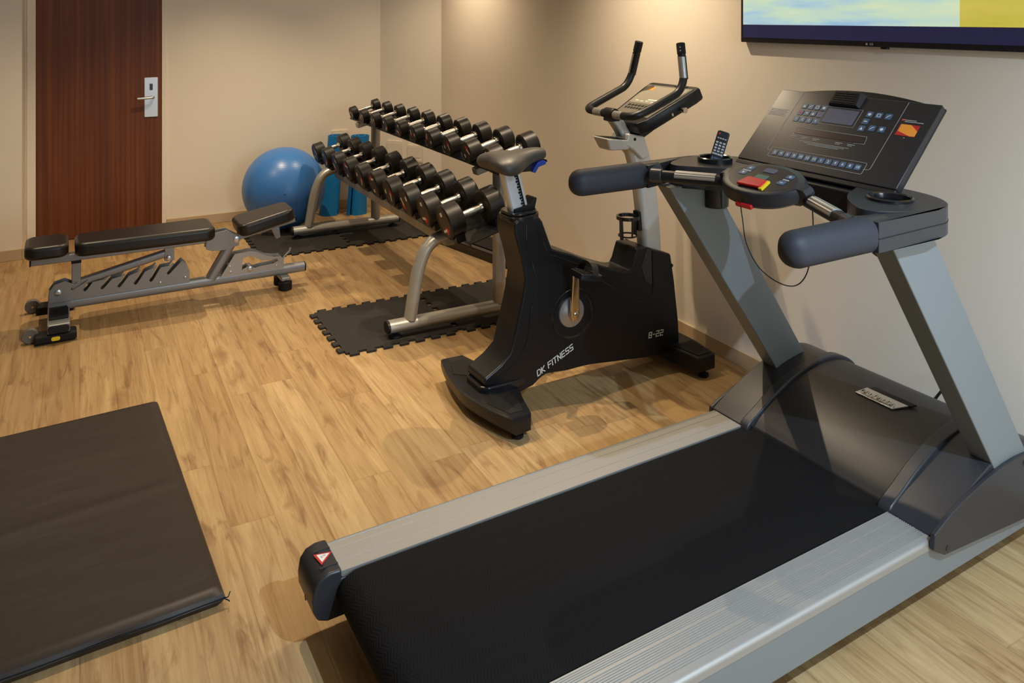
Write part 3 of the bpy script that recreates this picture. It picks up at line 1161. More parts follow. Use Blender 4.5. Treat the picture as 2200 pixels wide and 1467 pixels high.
bo = bpy.data.objects.new('running_belt', me); COL.objects.link(bo); bo.parent = T
MB().box(.09, 1.58, -.685, -.137, .150, .195).build('deck', M['black_matte'], T)
w = MB()
w.lathe([(.040, -.684), (.040, -.138)], 24, 'y', (.05, 0, .156))
w.lathe([(.012, -.70), (.012, -.122)], 12, 'y', (.05, 0, .156))
w.build('roller', M['steel'], T)
# rear end caps
for s in (1, -1):
    def my(y): return y if s > 0 else 2 * VC - y
    a, b = sorted((my(.012), my(-.131)))
    w = MB()
    w.prism([(.002, .216), (-.030, .217), (-.055, .209), (-.070, .190), (-.076, .158), (-.074, .128), (-.062, .104), (-.036, .094), (.04, .094), (.04, .19), (.002, .195)], a, b, 'xz')
    cp = w.build('end_cap', M['charcoal'], T, bevel=.007, seg=3)
    if s > 0:
        w = MB()
        w.M = frame((0, 0, .2172), (1, 0, 0), (0, 1, 0), (0, 0, 1))
        w.cm = 0
        w.prism([(-.048, -.040), (.000, -.052), (-.040, -.090)], 0, .0006, 'xy')
        w.cm = 1
        w.prism([(-.041, -.046), (-.008, -.054), (-.036, -.080)], .0006, .0010, 'xy')
        w.cm = 2
        w.box(-.034, -.028, -.064, -.056, .001, .0013)
        w.box(-.026, -.020, -.060, -.054, .001, .0013)
        w.build('warning_label', [M['red_print'], M['white_print'], M['grey_print']], cp)
        w = MB()
        w.box(-.050, -.001, -.105, -.100, .2165, .2190)
        w.build('cap_rib', M['charcoal'], cp)
        MB().box(-.046, -.001, -.034, -.030, .2165, .2190).build('cap_rib', M['charcoal'], cp)
        w = MB()
        for zz, yy in ((.138, -.075), (.126, -.06)):
            w.lathe([(.0065, -.076), (.0065, -.0735)], 12, 'x', (0.0005, yy, zz))
        w.build('screw', M['black_gloss'], cp)
# motor hood
hp_ = sp2([(1.478, .212), (1.52, .243), (1.60, .288), (1.70, .328), (1.80, .350), (1.88, .357), (1.96, .345), (2.03, .300), (2.065, .225), (2.072, .12)], 5)
w = MB().prism(hp_ + [(2.072, .10), (1.478, .10)], -.658, -.155, 'xz')
hd = w.build('motor_hood', M['hood'], T, smooth=50)
w = MB().prism([(1.466, .206), (1.482, .206), (1.482, .216), (1.472, .216)], -.665, -.148, 'xz')
w.build('hood_lip', M['black_matte'], hd)
# badge recess with a chrome script mark
BM = frame((1.792, -.440, .3545), (0, -1, 0), (.972, 0, .235), (-.235, 0, .972))
w = MB()
w.M = BM
w.prism([(-.082, -.030), (.058, -.030), (.088, .016), (-.066, .016)], -.0035, .0018, 'xy')
w.build('badge_plate', M['steel'], hd, bevel=.001)
w = MB()
w.M = BM
w.prism([(-.060, .017), (.092, .017), (.104, .036), (-.048, .036)], -.0035, .0012, 'xy')
w.build('badge_recess', M['black_matte'], hd)
w = MB()
w.M = BM
w.tube(spline([(-.068 + .128 * k / 26, -.012 + .0105 * math.sin(k * 1.9) + .003 * math.sin(k * .7), .0035) for k in range(27)], 4), .0017, 6)
w.tube(spline([(-.064, -.021, .0035), (-.02, -.024, .0035), (.05, -.019, .0035)], 5), .0010, 6)
w.build('chrome_script', M['chrome'], hd)
# side shrouds the uprights rise from
sp_ = sp2([(1.452, .213), (1.52, .250), (1.60, .288), (1.68, .320), (1.76, .345), (1.86, .360), (1.95, .350), (2.03, .305), (2.068, .22)], 5)
w = MB().prism(sp_ + [(2.075, .10), (1.452, .195)], -.150, .012, 'xz')
w.build('shroud', M['charcoal'], T, bevel=.004)
w = MB().prism(sp_ + [(2.075, .10), (1.452, .195)], -.836, -.663, 'xz')
w.build('shroud', M['charcoal'], T, bevel=.004)
cov = [(1.430, .236), (1.425, .195), (1.476, .166)] + [(1.98, .128), (2.075, .13), (2.085, .20)] + \
      [(p[0], p[1]) for p in sp2([(2.06, .255), (2.00, .305), (1.92, .326), (1.83, .330), (1.74, .322), (1.65, .306), (1.56, .285), (1.49, .262), (1.430, .236)], 4)][:-1]
for s in (1, -1):
    a, b = (.012, .026) if s > 0 else (-.850, -.836)
    q = MB().prism(cov if s < 0 else [(x + .02, z - .02) for x, z in cov], a, b, 'xz').build('side_cover', M['charcoal'], T, bevel=.003)
    w = MB()
    yy = .0255 if s > 0 else -.8515
    for x, z in ((1.488, .182), (1.885, .305)):
        w.lathe([(.0075, yy), (.0075, yy + .001)], 14, 'y', (x, 0, z))
    w.build('screw', M['black_gloss'], q)
for (a, b) in ((-.156, -.118), (-.700, -.657)):   # raised ribs either side of the hood
    rb = sp2([(1.448, .200), (1.462, .224), (1.52, .256), (1.60, .301), (1.70, .341), (1.80, .363), (1.88, .370), (1.96, .358), (2.04, .31), (2.076, .22)], 5)
    MB().prism(rb + [(2.076, .11), (1.448, .19)], a, b, 'xz').build('hood_rib', M['charcoal'], T, bevel=.006, seg=3)
# uprights
for (y0_, y1_, xr, xf, xrt, xft) in ((-.062, .006, 1.705, 1.880, 1.180, 1.385), (-.838, -.770, 1.735, 1.912, 1.245, 1.432)):
    w = MB().prism([(xr + .045, .26), (xf + .045, .26), (xf, .335), (xft, 1.065), (xrt, 1.065), (xr, .335)], y0_, y1_, 'xz')
    w.build('upright', M['tread_grey'], T, bevel=.004)


# handlebars, pods and dashboard
def podxy(sgn):
    """Plan outline of the arm pod (right-hand one for sgn = -1)."""
    pts = [(1.135, -.885), (1.38, -.888), (1.46, -.872), (1.52, -.825), (1.555, -.74), (1.56, -.62), (1.545, -.56), (1.42, -.60), (1.33, -.645), (1.27, -.70), (1.20, -.80), (1.135, -.806)]
    return [(x, y if sgn < 0 else 2 * VC - y) for x, y in pts]


for s in (1, -1):
    yc = (VC + .440) if s > 0 else (VC - .440)
    # foam grip with a domed free end
    secs = []
    for k in range(7):
        a = PI / 2 * k / 6
        f = max(.05, math.sin(a))
        secs.append([(.835 + .042 * (1 - math.cos(a)), yc + p * f, 1.098 + q * f) for p, q in rrect(.080, .088, .036, 5)])
    secs.append([(1.132, yc + p, 1.098 + q) for p, q in rrect(.082, .090, .036, 5)])
    MB().loft(secs).build('grip', M['foam'], T, smooth=60)
    w = MB()
    w.loft([[(x, yc + p, 1.098 + q) for p, q in rrect(.076, .084, .030, 5)] for x in (1.130, 1.20)])
    w.build('grip_collar', M['charcoal'], T)
    pol = podxy(s)
    pol = pol[:1] + chaikin(pol[1:-1], 2)[1:-1] + pol[-1:]
    w = MB().prism(pol, 1.058, 1.136, 'xy')
    pd = w.build('arm_pod', M['charcoal'], T, bevel=.024, seg=5)
    cutter = MB().lathe([(.053, 1.03), (.056, 1.20)], 36, 'z', (1.392, -.062 if s > 0 else -.742, 0))
    cut(pd, cutter)
    w = MB().tube([(x, y, 1.094) for x, y in pol[:int(len(pol) * .42)]], .0014, 6)
    w.build('pod_seam', M['black_matte'], pd)
    # cup holder
    cxp, cyp = 1.392, (-.062 if s > 0 else -.742)
    w = MB()
    r_ = .054
    lift = .012 if s > 0 else .003
    w.lathe([(r_ - .004, 1.13), (r_ - .002, 1.140 + lift), (r_ + .003, 1.143 + lift), (r_ + .008, 1.140 + lift), (r_ + .006, 1.132), (r_ - .003, 1.128), (r_ - .004, 1.06), (r_ - .006, .982), (r_ - .010, .978), (.0005, .978),
             (.0005, .982), (r_ - .012, .984), (r_ - .008, 1.06), (r_ - .004, 1.13)], 36, 'z', (cxp, cyp, 0), cap=False)
    w.build('cup_holder', M['black_gloss'], pd)
# dashboard bridge between the pods, and the neck below the console
w = MB().prism([(1.43, -.63), (1.43, -.18), (1.55, -.20), (1.575, -.405), (1.55, -.61)], 1.045, 1.125, 'xy')
w.build('dashboard', M['black_plastic'], T, bevel=.012, seg=3)
w = MB().prism([(1.455, 1.12), (1.575, 1.12), (1.60, 1.20), (1.535, 1.20)], -.60, -.21, 'xz')
w.build('console_neck', M['black_plastic'], T, bevel=.006)
# pulse bar either side of the control pod
for (p, q) in (((1.135, -.035), (1.262, -.255)), ((1.150, -.795), (1.268, -.560))):
    p, q = V3((p[0], p[1], 1.108)), V3((q[0], q[1], 1.112))
    w = MB().tube([p, p.lerp(q, .5), q], .0205, 18)
    pb = w.build('pulse_bar', M['black_plastic'], T)
    w = MB()
    a, b = p.lerp(q, .30), p.lerp(q, .84)
    ax = (b - a).normalized()
    up = V3((0, 0, 1)); sd = ax.cross(up)
    secs = []
    for c in (a, b):
        secs.append([c + (sd * math.cos(t) + up * math.sin(t)) * (.0225 + (.0007 if k % 2 else -.0005)) for k, t in enumerate([math.radians(5 + 170 * k / 16) for k in range(17)])]
                    + [c + (sd * math.cos(t) + up * math.sin(t)) * .0195 for t in [math.radians(175 - 170 * k / 16) for k in range(17)]])
    w.loft(secs)
    w.build('pulse_sensor', M['steel'], pb, smooth=20)
    w = MB().tube([p - ax * .012, p + ax * .03], .0245, 18)
    w.build('bar_socket', M['charcoal'], pb, bevel=.003)
# control pod
PM = frame((1.262, -.402, 1.130), (math.cos(.36), 0, math.sin(.36)), (0, 1, 0), (-math.sin(.36), 0, math.cos(.36)))
ol = []


def podhalf(y):
    e = math.sqrt(max(0, 1 - (y / .148) ** 2)) * .094
    return math.sqrt(e * e + (.021 - .05 * max(0, abs(y) - .13)) ** 2)


ys = [.168 - .344 * k / 28 for k in range(29)]
ol = [(podhalf(y), y) for y in ys] + [(-podhalf(y), y) for y in ys[::-1]]
w = MB()
w.M = PM
secs = []
for f, z in ((.66, -.034), (.86, -.029), (.97, -.017), (1.0, .0), (.985, .012), (.95, .020), (.90, .0225)):
    secs.append([(x * f - (.008 if z < 0 else 0), y * (f if f > .9 else f * .98), z) for x, y in ol])
w.loft(secs)
cpod = w.build('control_pod', M['charcoal'], T, smooth=40)
w = MB()
w.M = PM
w.prism([(x * .84 * .94, y * .84) for x, y in ell(.094, .148, 36)], .0222, .0230, 'xy')
w.build('pod_face', M['con_face'], cpod)
KZ = .0231


def podkey(name, x, y, m_, a=.011, b=.013, sym=None):
    w = MB()
    w.M = PM
    w.prism(rrect(a * 2, b * 2, .005, 3, x, y), KZ, KZ + .0015, 'xy')
    w.cm = 1
    z0, z1 = KZ + .0015, KZ + .0021
    if sym == 'up': w.prism([(x - .004, y - .004), (x + .005, y), (x - .004, y + .004)], z0, z1, 'xy')
    if sym == 'down': w.prism([(x + .004, y - .004), (x - .005, y), (x + .004, y + .004)], z0, z1, 'xy')
    if sym in ('plus', 'minus'): w.box(x - .0013, x + .0013, y - .005, y + .005, z0, z1)
    if sym == 'plus': w.box(x - .005, x + .005, y - .0013, y + .0013, z0, z1)
    w.build(name, [m_, M['white_print']], cpod)


podkey('button', .040, .080, M['blue_key'], sym='up')
podkey('button', .008, .084, M['blue_key'], sym='down')
podkey('button', .034, -.082, M['blue_key'], sym='plus')
podkey('button', -.004, -.078, M['blue_key'], sym='minus')
podkey('pod_display', .046, .004, M['lcd'], .013, .022)
podkey('start_key', .004, .004, M['green_key'], .011, .023)
w = MB()
w.M = PM
for (txt, y) in (('INCLINE', .082), ('SPEED', -.080)):
    w.M = PM @ frame((.024 if y > 0 else .015, y, KZ), (0, -1, 0), (1, 0, 0), (0, 0, 1))
    w.text(txt, .0085)
w.build('pod_lettering', M['white_print'], cpod)
w = MB()
w.M = PM
w.prism([(-.016, -.047), (-.066, -.056), (-.066, -.040), (-.016, -.030)], .020, .0300, 'xy')
sk = w.build('stop_base', M['yellow'], cpod, bevel=.002)
w = MB()
w.M = PM
w.prism([(-.018, .036), (-.018, -.038), (-.062, -.046), (-.066, .046)], .024, .034, 'xy')
w.build('stop_button', M['red'], cpod, bevel=.004, seg=3)
w = MB()
w.M = PM
w.box(-.108, -.088, -.034, .030, -.026, -.012)
w.build('safety_key', M['red'], cpod, bevel=.004)
# safety cord hanging between pod and pulse bar
w = MB()
w.tube(spline([(1.168, -.392, 1.095), (1.172, -.40, 1.03), (1.178, -.41, .96), (1.205, -.435, .89), (1.255, -.465, .845), (1.300, -.49, .835), (1.325, -.51, .87), (1.318, -.535, .95), (1.300, -.555, 1.03), (1.290, -.56, 1.09)], 8), .0018, 6)
w.build('safety_cord', M['black_matte'], T)

# console ------------------------------------------------------------------
ce = V3((.233, 0, .230)).normalized()
cn_ = V3((-ce.z, 0, ce.x))
CM = frame((1.464, -.100, 1.152), (0, -1, 0), ce, cn_)
w = MB()
w.M = CM
w.prism(rrect(.612, .330, .006, 3, .306, .163), -.022, 0, 'xy')
con = w.build('console', M['con_face'], T, bevel=.003)
w = MB()
w.M = CM
arc_t = [(.612 * k / 16, .328 + .040 * math.sin(PI * k / 16)) for k in range(17)]
back = [(.0, -.004)] + [(.0, .05)] + arc_t + [(.612, -.004)]
w.loft([[(x, y, -.020) for x, y in back], [(x, y, -.027) for x, y in back], [(.306 + (x - .306) * .90, .16 + (y - .16) * .90, -.046) for x, y in back]])
w.build('console_back', M['black_plastic'], con, smooth=40)
w = MB()
w.M = CM
w.box(0, .612, -.022, -.002, -.03, -.002)
w.build('console_ledge', M['black_plastic'], con, bevel=.004)


def cbuild(name, ms, fn, **k):
    w = MB()
    w.M = CM
    fn(w)
    return w.build(name, ms, con, **k)


def lines(w, pts, wd=.0011, z=.0003):
    for (a, b), (c, d) in zip(pts, pts[1:]):
        dx, dy = c - a, d - b
        l = math.hypot(dx, dy)
        nx_, ny_ = -dy / l * wd / 2, dx / l * wd / 2
        w.prism([(a + nx_, b + ny_), (c + nx_, d + ny_), (c - nx_, d - ny_), (a - nx_, b - ny_)], z, z + .0004, 'xy')


def print_fn(w):
    lines(w, [(.100, .325), (.101, .060), (.104, .055), (.122, .052)])
    lines(w, [(.503, .324), (.502, .052), (.498, .047), (.482, .044)])
    lines(w, [(.116, .068), (.480, .070), (.484, .066), (.484, .029), (.480, .026), (.122, .029), (.116, .034), (.116, .068)])
    lines(w, [(.160, .168), (.433, .168), (.438, .138), (.400, .136)])
    lines(w, [(.160, .168), (.164, .134), (.20, .134)])
    lines(w, [(.230, .272), (.366, .272), (.366, .196), (.230, .196), (.230, .272)], .0009)
    for x in (.170, .215, .262, .350, .395):
        w.box(x - .013, x + .013, .1275, .1295, .0003, .0007)
        w.box(x - .012, x + .006, .1220, .1238, .0003, .0007)
    w.cm = 1
    for y, a, b in ((.112, .205, .395), (.107, .225, .38), (.102, .24, .36)):
        w.box(a, b, y, y + .0015, .0003, .0006)
    for k in range(7):
        w.box(.008, .085 - .004 * (k % 3), .207 + .0047 * k, .2085 + .0047 * k, .0003, .0006)
    w.cm = 0
    w.box(.516, .560, .252, .2545, .0003, .0007)
    w.box(.524, .585, .246, .2485, .0003, .0007)
    w.box(.548, .552, .183, .1855, .0003, .0007)


cbuild('printed_lines', [M['grey_print'], M['grey_print']], print_fn)
cbuild('lcd_window', M['lcd'], lambda w: w.prism(rrect(.118, .062, .004, 3, .298, .234), .0002, .0012, 'xy'))
cbuild('led_window', M['led'], lambda w: w.prism(rrect(.266, .024, .003, 3, .298, .152), .0002, .0008, 'xy'))


def flag(w):
    w.prism([(.516, .236), (.580, .236), (.580, .192), (.516, .192)], .0002, .0007, 'xy')
    w.cm = 1
    w.prism([(.519, .236), (.552, .236), (.580, .214), (.580, .194), (.565, .192), (.519, .208)], .0007, .0011, 'xy')
    w.cm = 0
    w.prism([(.512, .257), (.519, .257), (.518, .250), (.511, .250)], .0002, .0007, 'xy')


cbuild('heart_rate_chart', [M['red_print'], M['orange']], flag)


def key(x, y, sz, txt=None, sym=0, red=False):
    w = MB()
    w.M = CM
    w.prism(rrect(sz, sz * 1.05, sz * .16, 3, x, y), .0002, .0014, 'xy')
    w.cm = 1
    if txt:
        w.M = CM @ Matrix.Translation((x, y, .0014))
        w.text(txt, sz * .68)
    else:
        q = sz * .25
        z0, z1 = .0014, .0019
        if sym == 0: w.prism([(x - q, y - q), (x + q, y - q), (x, y + q)], z0, z1, 'xy')
        elif sym == 1: w.prism(ell(q, q, 10, x, y), z0, z1, 'xy')
        elif sym == 2: lines(w, [(x - q, y - q), (x, y + q * .4), (x + q, y + q)], .0022, z0)
        elif sym == 3: w.box(x - q, x + q, y - q * .35, y + q * .35, z0, z1)
        else: lines(w, [(x - q, y - q), (x - q, y + q), (x + q, y + q), (x + q, y - q), (x - q, y - q)], .0016, z0)
    w.build('button', [M['blue_key'], M['red_print'] if red else M['white_print']], con)


for k, tx in enumerate(('2', '4', '6', '8', '10', '12', '15', '1', '2', '4', '6', '8', '10')):
    key(.139 + .0268 * k, .0485, .0205, tx)
for r_ in range(3):
    for c_ in range(4):
        key(.139 + .0268 * c_ - .001 * r_, .262 - .030 * r_, .0215, str(c_ + 1) if r_ == 2 else None, (c_ * 2 + r_) % 5, red=(r_ == 1 and c_ in (0, 3)))
for (x, y, sy) in ((.397, .258, 1), (.430, .258, 4), (.464, .258, 2), (.397, .228, 3), (.397, .198, 0), (.432, .204, 2), (.466, .204, 1)):
    key(x, y, .0225, None, sy)
# fan box on top of the console
w = MB()
w.M = CM
w.loft([[(.228, .276, .0), (.352, .276, .0), (.352, .334, .0), (.228, .334, .0)], [(.234, .280, .012), (.338, .280, .012), (.334, .332, .020), (.238, .332, .020)]])
fan = w.build('fan_box', M['black_plastic'], con, bevel=.003)
w = MB()
w.M = CM
for k in range(5):
    w.box(.244, .328, .286 + .0086 * k, .2906 + .0086 * k, .0120, .0146 + .0014 * k)
w.loft([[(.2845, .284, .012), (.2875, .284, .012), (.2875, .328, .019), (.2845, .328, .019)], [(.2845, .284, .0142), (.2875, .284, .0142), (.2875, .328, .0214), (.2845, .328, .0214)]])
w.build('fan_slats', M['black_gloss'], fan)
# power cable from the hood to the wall behind
w = MB()
w.tube(spline([(2.050, -.30, .10), (2.076, -.35, .14), (2.095, -.40, .20), (2.100, -.44, .275), (2.112, -.47, .33), (2.136, -.485, .355)], 8), .0045, 8)
w.build('power_cable', M['black_matte'], T)

# remote control leaning in the treadmill cup holder
RM = thing('remote_control', 'black television remote standing in the treadmill cup holder', 'remote control', (.593, 2.152, 0), 1.868)
rt = V3((.40, .0, .92)).normalized()
rf = V3((-.72, -.62, 0)); rf = (rf - rt * rf.dot(rt)).normalized()
rs = rt.cross(rf)
RMX = frame((1.351, -.061, 1.037), rs, rt, rf)
w = MB()
w.M = RMX
w.prism(rrect(.043, .184, .008, 4, 0, .128), -.007, .010, 'xy')
w.build('remote_case', M['black_plastic'], RM, bevel=.004)
w = MB()
w.M = RMX
w.cm = 1
w.prism(ell(.0035, .0035, 10, -.013, .208), .010, .0118, 'xy')
w.cm = 0
for c_ in range(4): w.box(-.016 + .0086 * c_, -.010 + .0086 * c_, .190, .194, .010, .0115)
for r_ in range(5):
    for c_ in range(3 if r_ else 4):
        x = -.0125 + .0125 * c_ if r_ else -.0145 + .0095 * c_
        w.box(x - .0042, x + .0042, .131 + .0105 * r_, .1372 + .0105 * r_, .010, .0115)
w.cm = 2
for (a, b, c, d_) in ((-.016, -.010, .098, .122), (.010, .016, .098, .122), (-.008, .008, .116, .122), (-.008, .008, .098, .104), (-.016, -.008, .086, .092), (.008, .016, .086, .092), (-.004, .004, .086, .092)):
    w.box(a, b, c, d_, .010, .0115)
w.build('keys', [M['grey_print'], M['red'], M['blue_key']], RM)

# -------------------------------------------------------------- exercise bike
B = thing('exercise_bike', 'black upright exercise bike with a grey saddle and silver mast', 'exercise bike', (1.50, 2.99, 0), 1.6)
outl = [(.05, .075), (.02, .125), (-.045, .135), (-.045, .165), (.03, .205), (.078, .245), (.105, .34), (.138, .47), (.150, .545), (.128, .64), (.100, .735), (.098, .785), (.115, .80),
        (.222, .798), (.238, .775), (.285, .655), (.305, .645)] + sp2([(.37, .622), (.45, .585), (.56, .535), (.66, .498), (.705, .490)], 4)[1:] + \
       [(.722, .515), (.748, .588), (.80, .585), (.955, .530), (.978, .40), (1.004, .20), (1.010, .105), (.99, .088), (.922, .066)] + \
       sp2([(.80, .072), (.641, .090), (.48, .108), (.359, .110), (.255, .118), (.19, .085)], 4) + [(.13, .072)]
w = MB().prism(outl, -.080, .080, 'xz')
sh = w.build('shell', M['bike_shell'], B, bevel=.030, seg=4)
# raised seam lines on both flanks
for s in (-1, 1):
    y = s * .0805
    w = MB()
    for pts in ([(.205, .765), (.265, .635), (.30, .618), (.42, .565), (.56, .50)], [(.155, .775), (.158, .70), (.200, .55), (.205, .51), (.178, .40), (.145, .255), (.045, .165)],
                [(.50, .505), (.62, .425), (.74, .352), (.79, .338), (.835, .352), (.845, .385)], [(.845, .385), (.84, .56)], [(.845, .455), (.965, .395)]):
        w.tube(spline([(p[0], y, p[1]) for p in pts], 6), .0022, 6)
    w.build('seam_line', M['black_gloss'], sh)
w = MB()   # skirt over the rear foot
w.prism([(-.058, -.06), (-.03, -.088), (.09, -.090), (.15, -.082), (.15, .082), (.09, .09), (-.03, .088), (-.058, .06)], .098, .132, 'xy')
w.build('skirt', M['black_gloss'], sh, bevel=.008, seg=3)
w = MB()   # collar
w.M = frame((.165, 0, .792), (.96, 0, .06), (0, 1, 0), (-.06, 0, .96))
w.prism(rrect(.150, .160, .05, 6), -.006, .018, 'xy')
w.prism(rrect(.134, .144, .045, 6), .018, .032, 'xy')
w.build('collar', M['black_gloss'], sh, bevel=.005, seg=3)
# glossy black insert in the mast housing
for s in (-1, 1):
    w = MB().prism([(.775, .50), (.81, .585), (.832, .575), (.838, .405), (.80, .43)], s * .0802 - .0013, s * .0802 + .0013, 'xz')
    w.build('housing_insert', M['black_gloss'], sh)
    MB().lathe([(.009, s * .0805 - .001), (.009, s * .0805 + .001)], 14, 'y', (.958, 0, .475)).build('shell_screw', M['black_matte'], sh)
# lettering on the flank that faces the room
w = MB()
w.M = frame((.300, -.0812, .172), (math.cos(.40), 0, math.sin(.40)), (-math.sin(.40), 0, math.cos(.40)), (0, -1, 0))
strokes(w, 'DK FITNESS', .0235, .17, .22, .30)
w.M = frame((.862, -.0812, .172), (1, 0, -.02), (.02, 0, 1), (0, -1, 0))
w2 = MB()
w2.M = w.M
strokes(w2, 'B-22', .024, .16, .12, .34)
w2.build('model_lettering', M['white_print'], sh)
w.build('maker_lettering', M['white_print'], sh)
# feet
ro = sp2([(-.046, -.305), (-.082, -.20), (-.108, -.08), (-.116, 0), (-.108, .08), (-.090, .19), (-.056, .318)], 6)
ri = [(.048, .312), (.078, .185), (.11, .10), (.11, -.10), (.078, -.185), (.046, -.295)]
w = MB()
w.loft([[(x * .80 + .012, y * .985, .030) for x, y in ro + ri], [(x * .93 + .003, y * .995, .045) for x, y in ro + ri], [(x, y, .072) for x, y in ro + ri], [(x, y, .098) for x, y in ro + ri], [(x * .93 + .002, y * .985, .104) for x, y in ro + ri]])
rf_ = w.build('rear_foot', M['black_plastic'], B, smooth=40)
for s in (-1, 1):
    w = MB()
    w.prism([(-.035, s * .27), (-.075, s * .15), (-.03, s * .11), (.05, s * .11), (.05, s * .19), (.025, s * .27)], .103, .107, 'xy')
    w.build('foot_panel', M['black_matte'], rf_, bevel=.002)
fo = [(.955, -.262), (1.062, -.262), (1.088, -.10), (1.088, .10), (1.062, .262), (.955, .262), (.925, .10), (.925, -.10)]
w = MB().prism(fo, .034, .105, 'xy')
ff = w.build('front_foot', M['black_plastic'], B, bevel=.008, seg=3)
for s in (-1, 1):
    w = MB()
    w.prism([(.972, s * .245), (1.046, s * .245), (1.066, s * .10), (.95, s * .10)], .1045, .109, 'xy')
    w.build('foot_panel', M['black_matte'], ff, bevel=.002)
for (x, y) in ((.004, -.262), (.004, .272), (1.012, -.235), (1.012, .235)):
    w = MB()
    w.lathe([(.020, 0), (.024, .004), (.024, .014), (.012, .018), (.012, .036)], 18, 'z', (x, y, 0))
    w.build('levelling_foot', M['black_matte'], B)
# crank, disc and pedals
w = MB()
w.loft([[( .394 + r * math.cos(t), h, .352 + r * math.sin(t)) for t in [2 * PI * k / 48 for k in range(48)]] for r, h in ((.096, -.079), (.100, -.0835), (.108, -.0835), (.112, -.079))], cap=False)
w.build('crank_ring', M['black_gloss'], sh)
w = MB()
w.lathe([(.064, -.078), (.066, -.082), (.064, -.088), (.03, -.090), (.02, -.094), (.004, -.094)], 40, 'y', (.382, 0, .364))
w.build('crank_disc', M['steel'], B)
w = MB()
w.lathe([(.006, -.122), (.010, -.120), (.010, .120), (.006, .122)], 16, 'y', (.382, 0, .364))
w.build('axle', M['chrome'], B)
for s in (-1, 1):
    px_, pz_ = (.374, .556) if s < 0 else (.390, .172)
    w = MB()
    secs = []
    for t, wd in ((-.14, .014), (0, .024), (.2, .021), (.8, .016), (.97, .019), (1.06, .012)):
        cx_, cz_ = .382 + (px_ - .382) * t, .364 + (pz_ - .364) * t
        dx, dz = (px_ - .382), (pz_ - .364)
        l = math.hypot(dx, dz)
        nx_, nz_ = -dz / l, dx / l
        yb_ = s * (.108 + .02 * t)
        secs.append([(cx_ + nx_ * a, yb_ + b, cz_ + nz_ * a) for a, b in rrect(wd * 2, .018, .006, 3)])
    w.loft(secs)
    cr = w.build('crank', M['chrome'], B)
    pa = math.radians(-14)
    PX = frame((px_ + .006, s * .190, pz_), (math.cos(pa), 0, math.sin(pa)), (0, 1, 0), (-math.sin(pa), 0, math.cos(pa)))
    w = MB()
    w.M = PX
    w.prism([(-.055, -.046), (-.03, -.052), (.045, -.050), (.070, -.030), (.070, .030), (.045, .044), (-.05, .044)], -.014, .013, 'xy')
    pe = w.build('pedal', M['black_plastic'], B, bevel=.005, seg=3)
    w = MB()
    w.M = PX
    for q in range(4): w.box(-.040 + .022 * q, -.030 + .022 * q, -.040, .036, .012, .016)
    w.build('pedal_tread', M['black_matte'], pe)
    w = MB()
    w.M = PX
    secs = []
    for k in range(13):
        t = PI * k / 12
        c, z = -.054 * math.cos(t), .058 * math.sin(t) ** .8 if 0 < k < 12 else 0
        secs.append([(a + .012, c, z + .0 + b) for a, b in ((-.017, -.0015), (.017, -.0015), (.017, .0015), (-.017, .0015))])
    w.loft(secs)
    w.build('pedal_strap', M['black_gloss'], pe)
    w = MB()
    w.lathe([(.008, s * .112), (.008, s * .15)], 12, 'y', (px_, 0, pz_))
    w.build('pedal_spindle', M['chrome'], pe)
# seat post and saddle
w = MB()
ax0, ax1 = V3((.168, 0, .80)), V3((.112, 0, 1.005))
w.sweep([ax0, ax1], rrect(.050, .082, .012, 4), up=(1, 0, .2))
po = w.build('seat_post', M['white_metal'], B)
w = MB()
dirp = (ax1 - ax0).normalized()
nrm = V3((-dirp.z, 0, dirp.x))
for s in (-1, 1):
    for k in range(14):
        c = ax0 + dirp * (.012 + .0125 * k) - nrm * .014
        w.M = frame(c + V3((0, s * .0252, 0)), nrm, dirp, (0, 1, 0))
        w.box(-.006, .0075 if k % 2 else .004, -.0048, .0048, -.0012, .0012)
    w.M = frame(ax0 - nrm * .021 + V3((0, s * .0252, 0)), nrm, dirp, (0, 1, 0))
    w.box(-.0035, .0035, .004, .185, -.0012, .0012)
w.build('height_scale', M['black_matte'], po)
w = MB()
w.prism([(.125, .818), (.225, .815), (.238, .870), (.222, .872), (.205, .845), (.125, .832)], -.034, .034, 'xz')
w.build('post_clamp', M['black_plastic'], B, bevel=.004)
# saddle: stations along x (x, half width, top z, thickness)
st = [(.005, .055, 1.062, .030), (.012, .112, 1.070, .062), (.035, .132, 1.075, .082), (.075, .134, 1.078, .092), (.115, .112, 1.078, .090), (.155, .074, 1.077, .080), (.20, .050, 1.080, .066),
      (.245, .042, 1.083, .058), (.280, .036, 1.080, .050), (.296, .022, 1.070, .030)]
secs = []
for (x, hw, zt, th) in st:
    ring = []
    for k in range(24):
        a = 2 * PI * k / 24
        c, s_ = math.cos(a), math.sin(a)
        yy = hw * math.copysign(abs(c) ** .75, c)
        zz = zt - th / 2 + th / 2 * math.copysign(abs(s_) ** .7, s_)
        lobe = (abs(yy) / max(hw, .001)) ** 2
        zz -= .014 * lobe * (hw / .134)
        ring.append((x + (-.016 * (1 - lobe) * -1 if x < .05 else 0) * .9, yy, zz))
    secs.append(ring)
MB().loft(secs).build('saddle', M['saddle'], B, smooth=70, sub=1)
w = MB().box(.085, .215, -.028, .028, .985, 1.012)
w.build('saddle_clamp', M['black_plastic'], B, bevel=.004)
w = MB()
w.prism([(.215, .982), (.232, .975), (.250, 1.0), (.285, 1.008), (.290, 1.02), (.268, 1.03), (.245, 1.022), (.235, 1.010)], -.030, .012, 'xz')
w.build('adjust_lever', M['blue_lever'], B, bevel=.004)
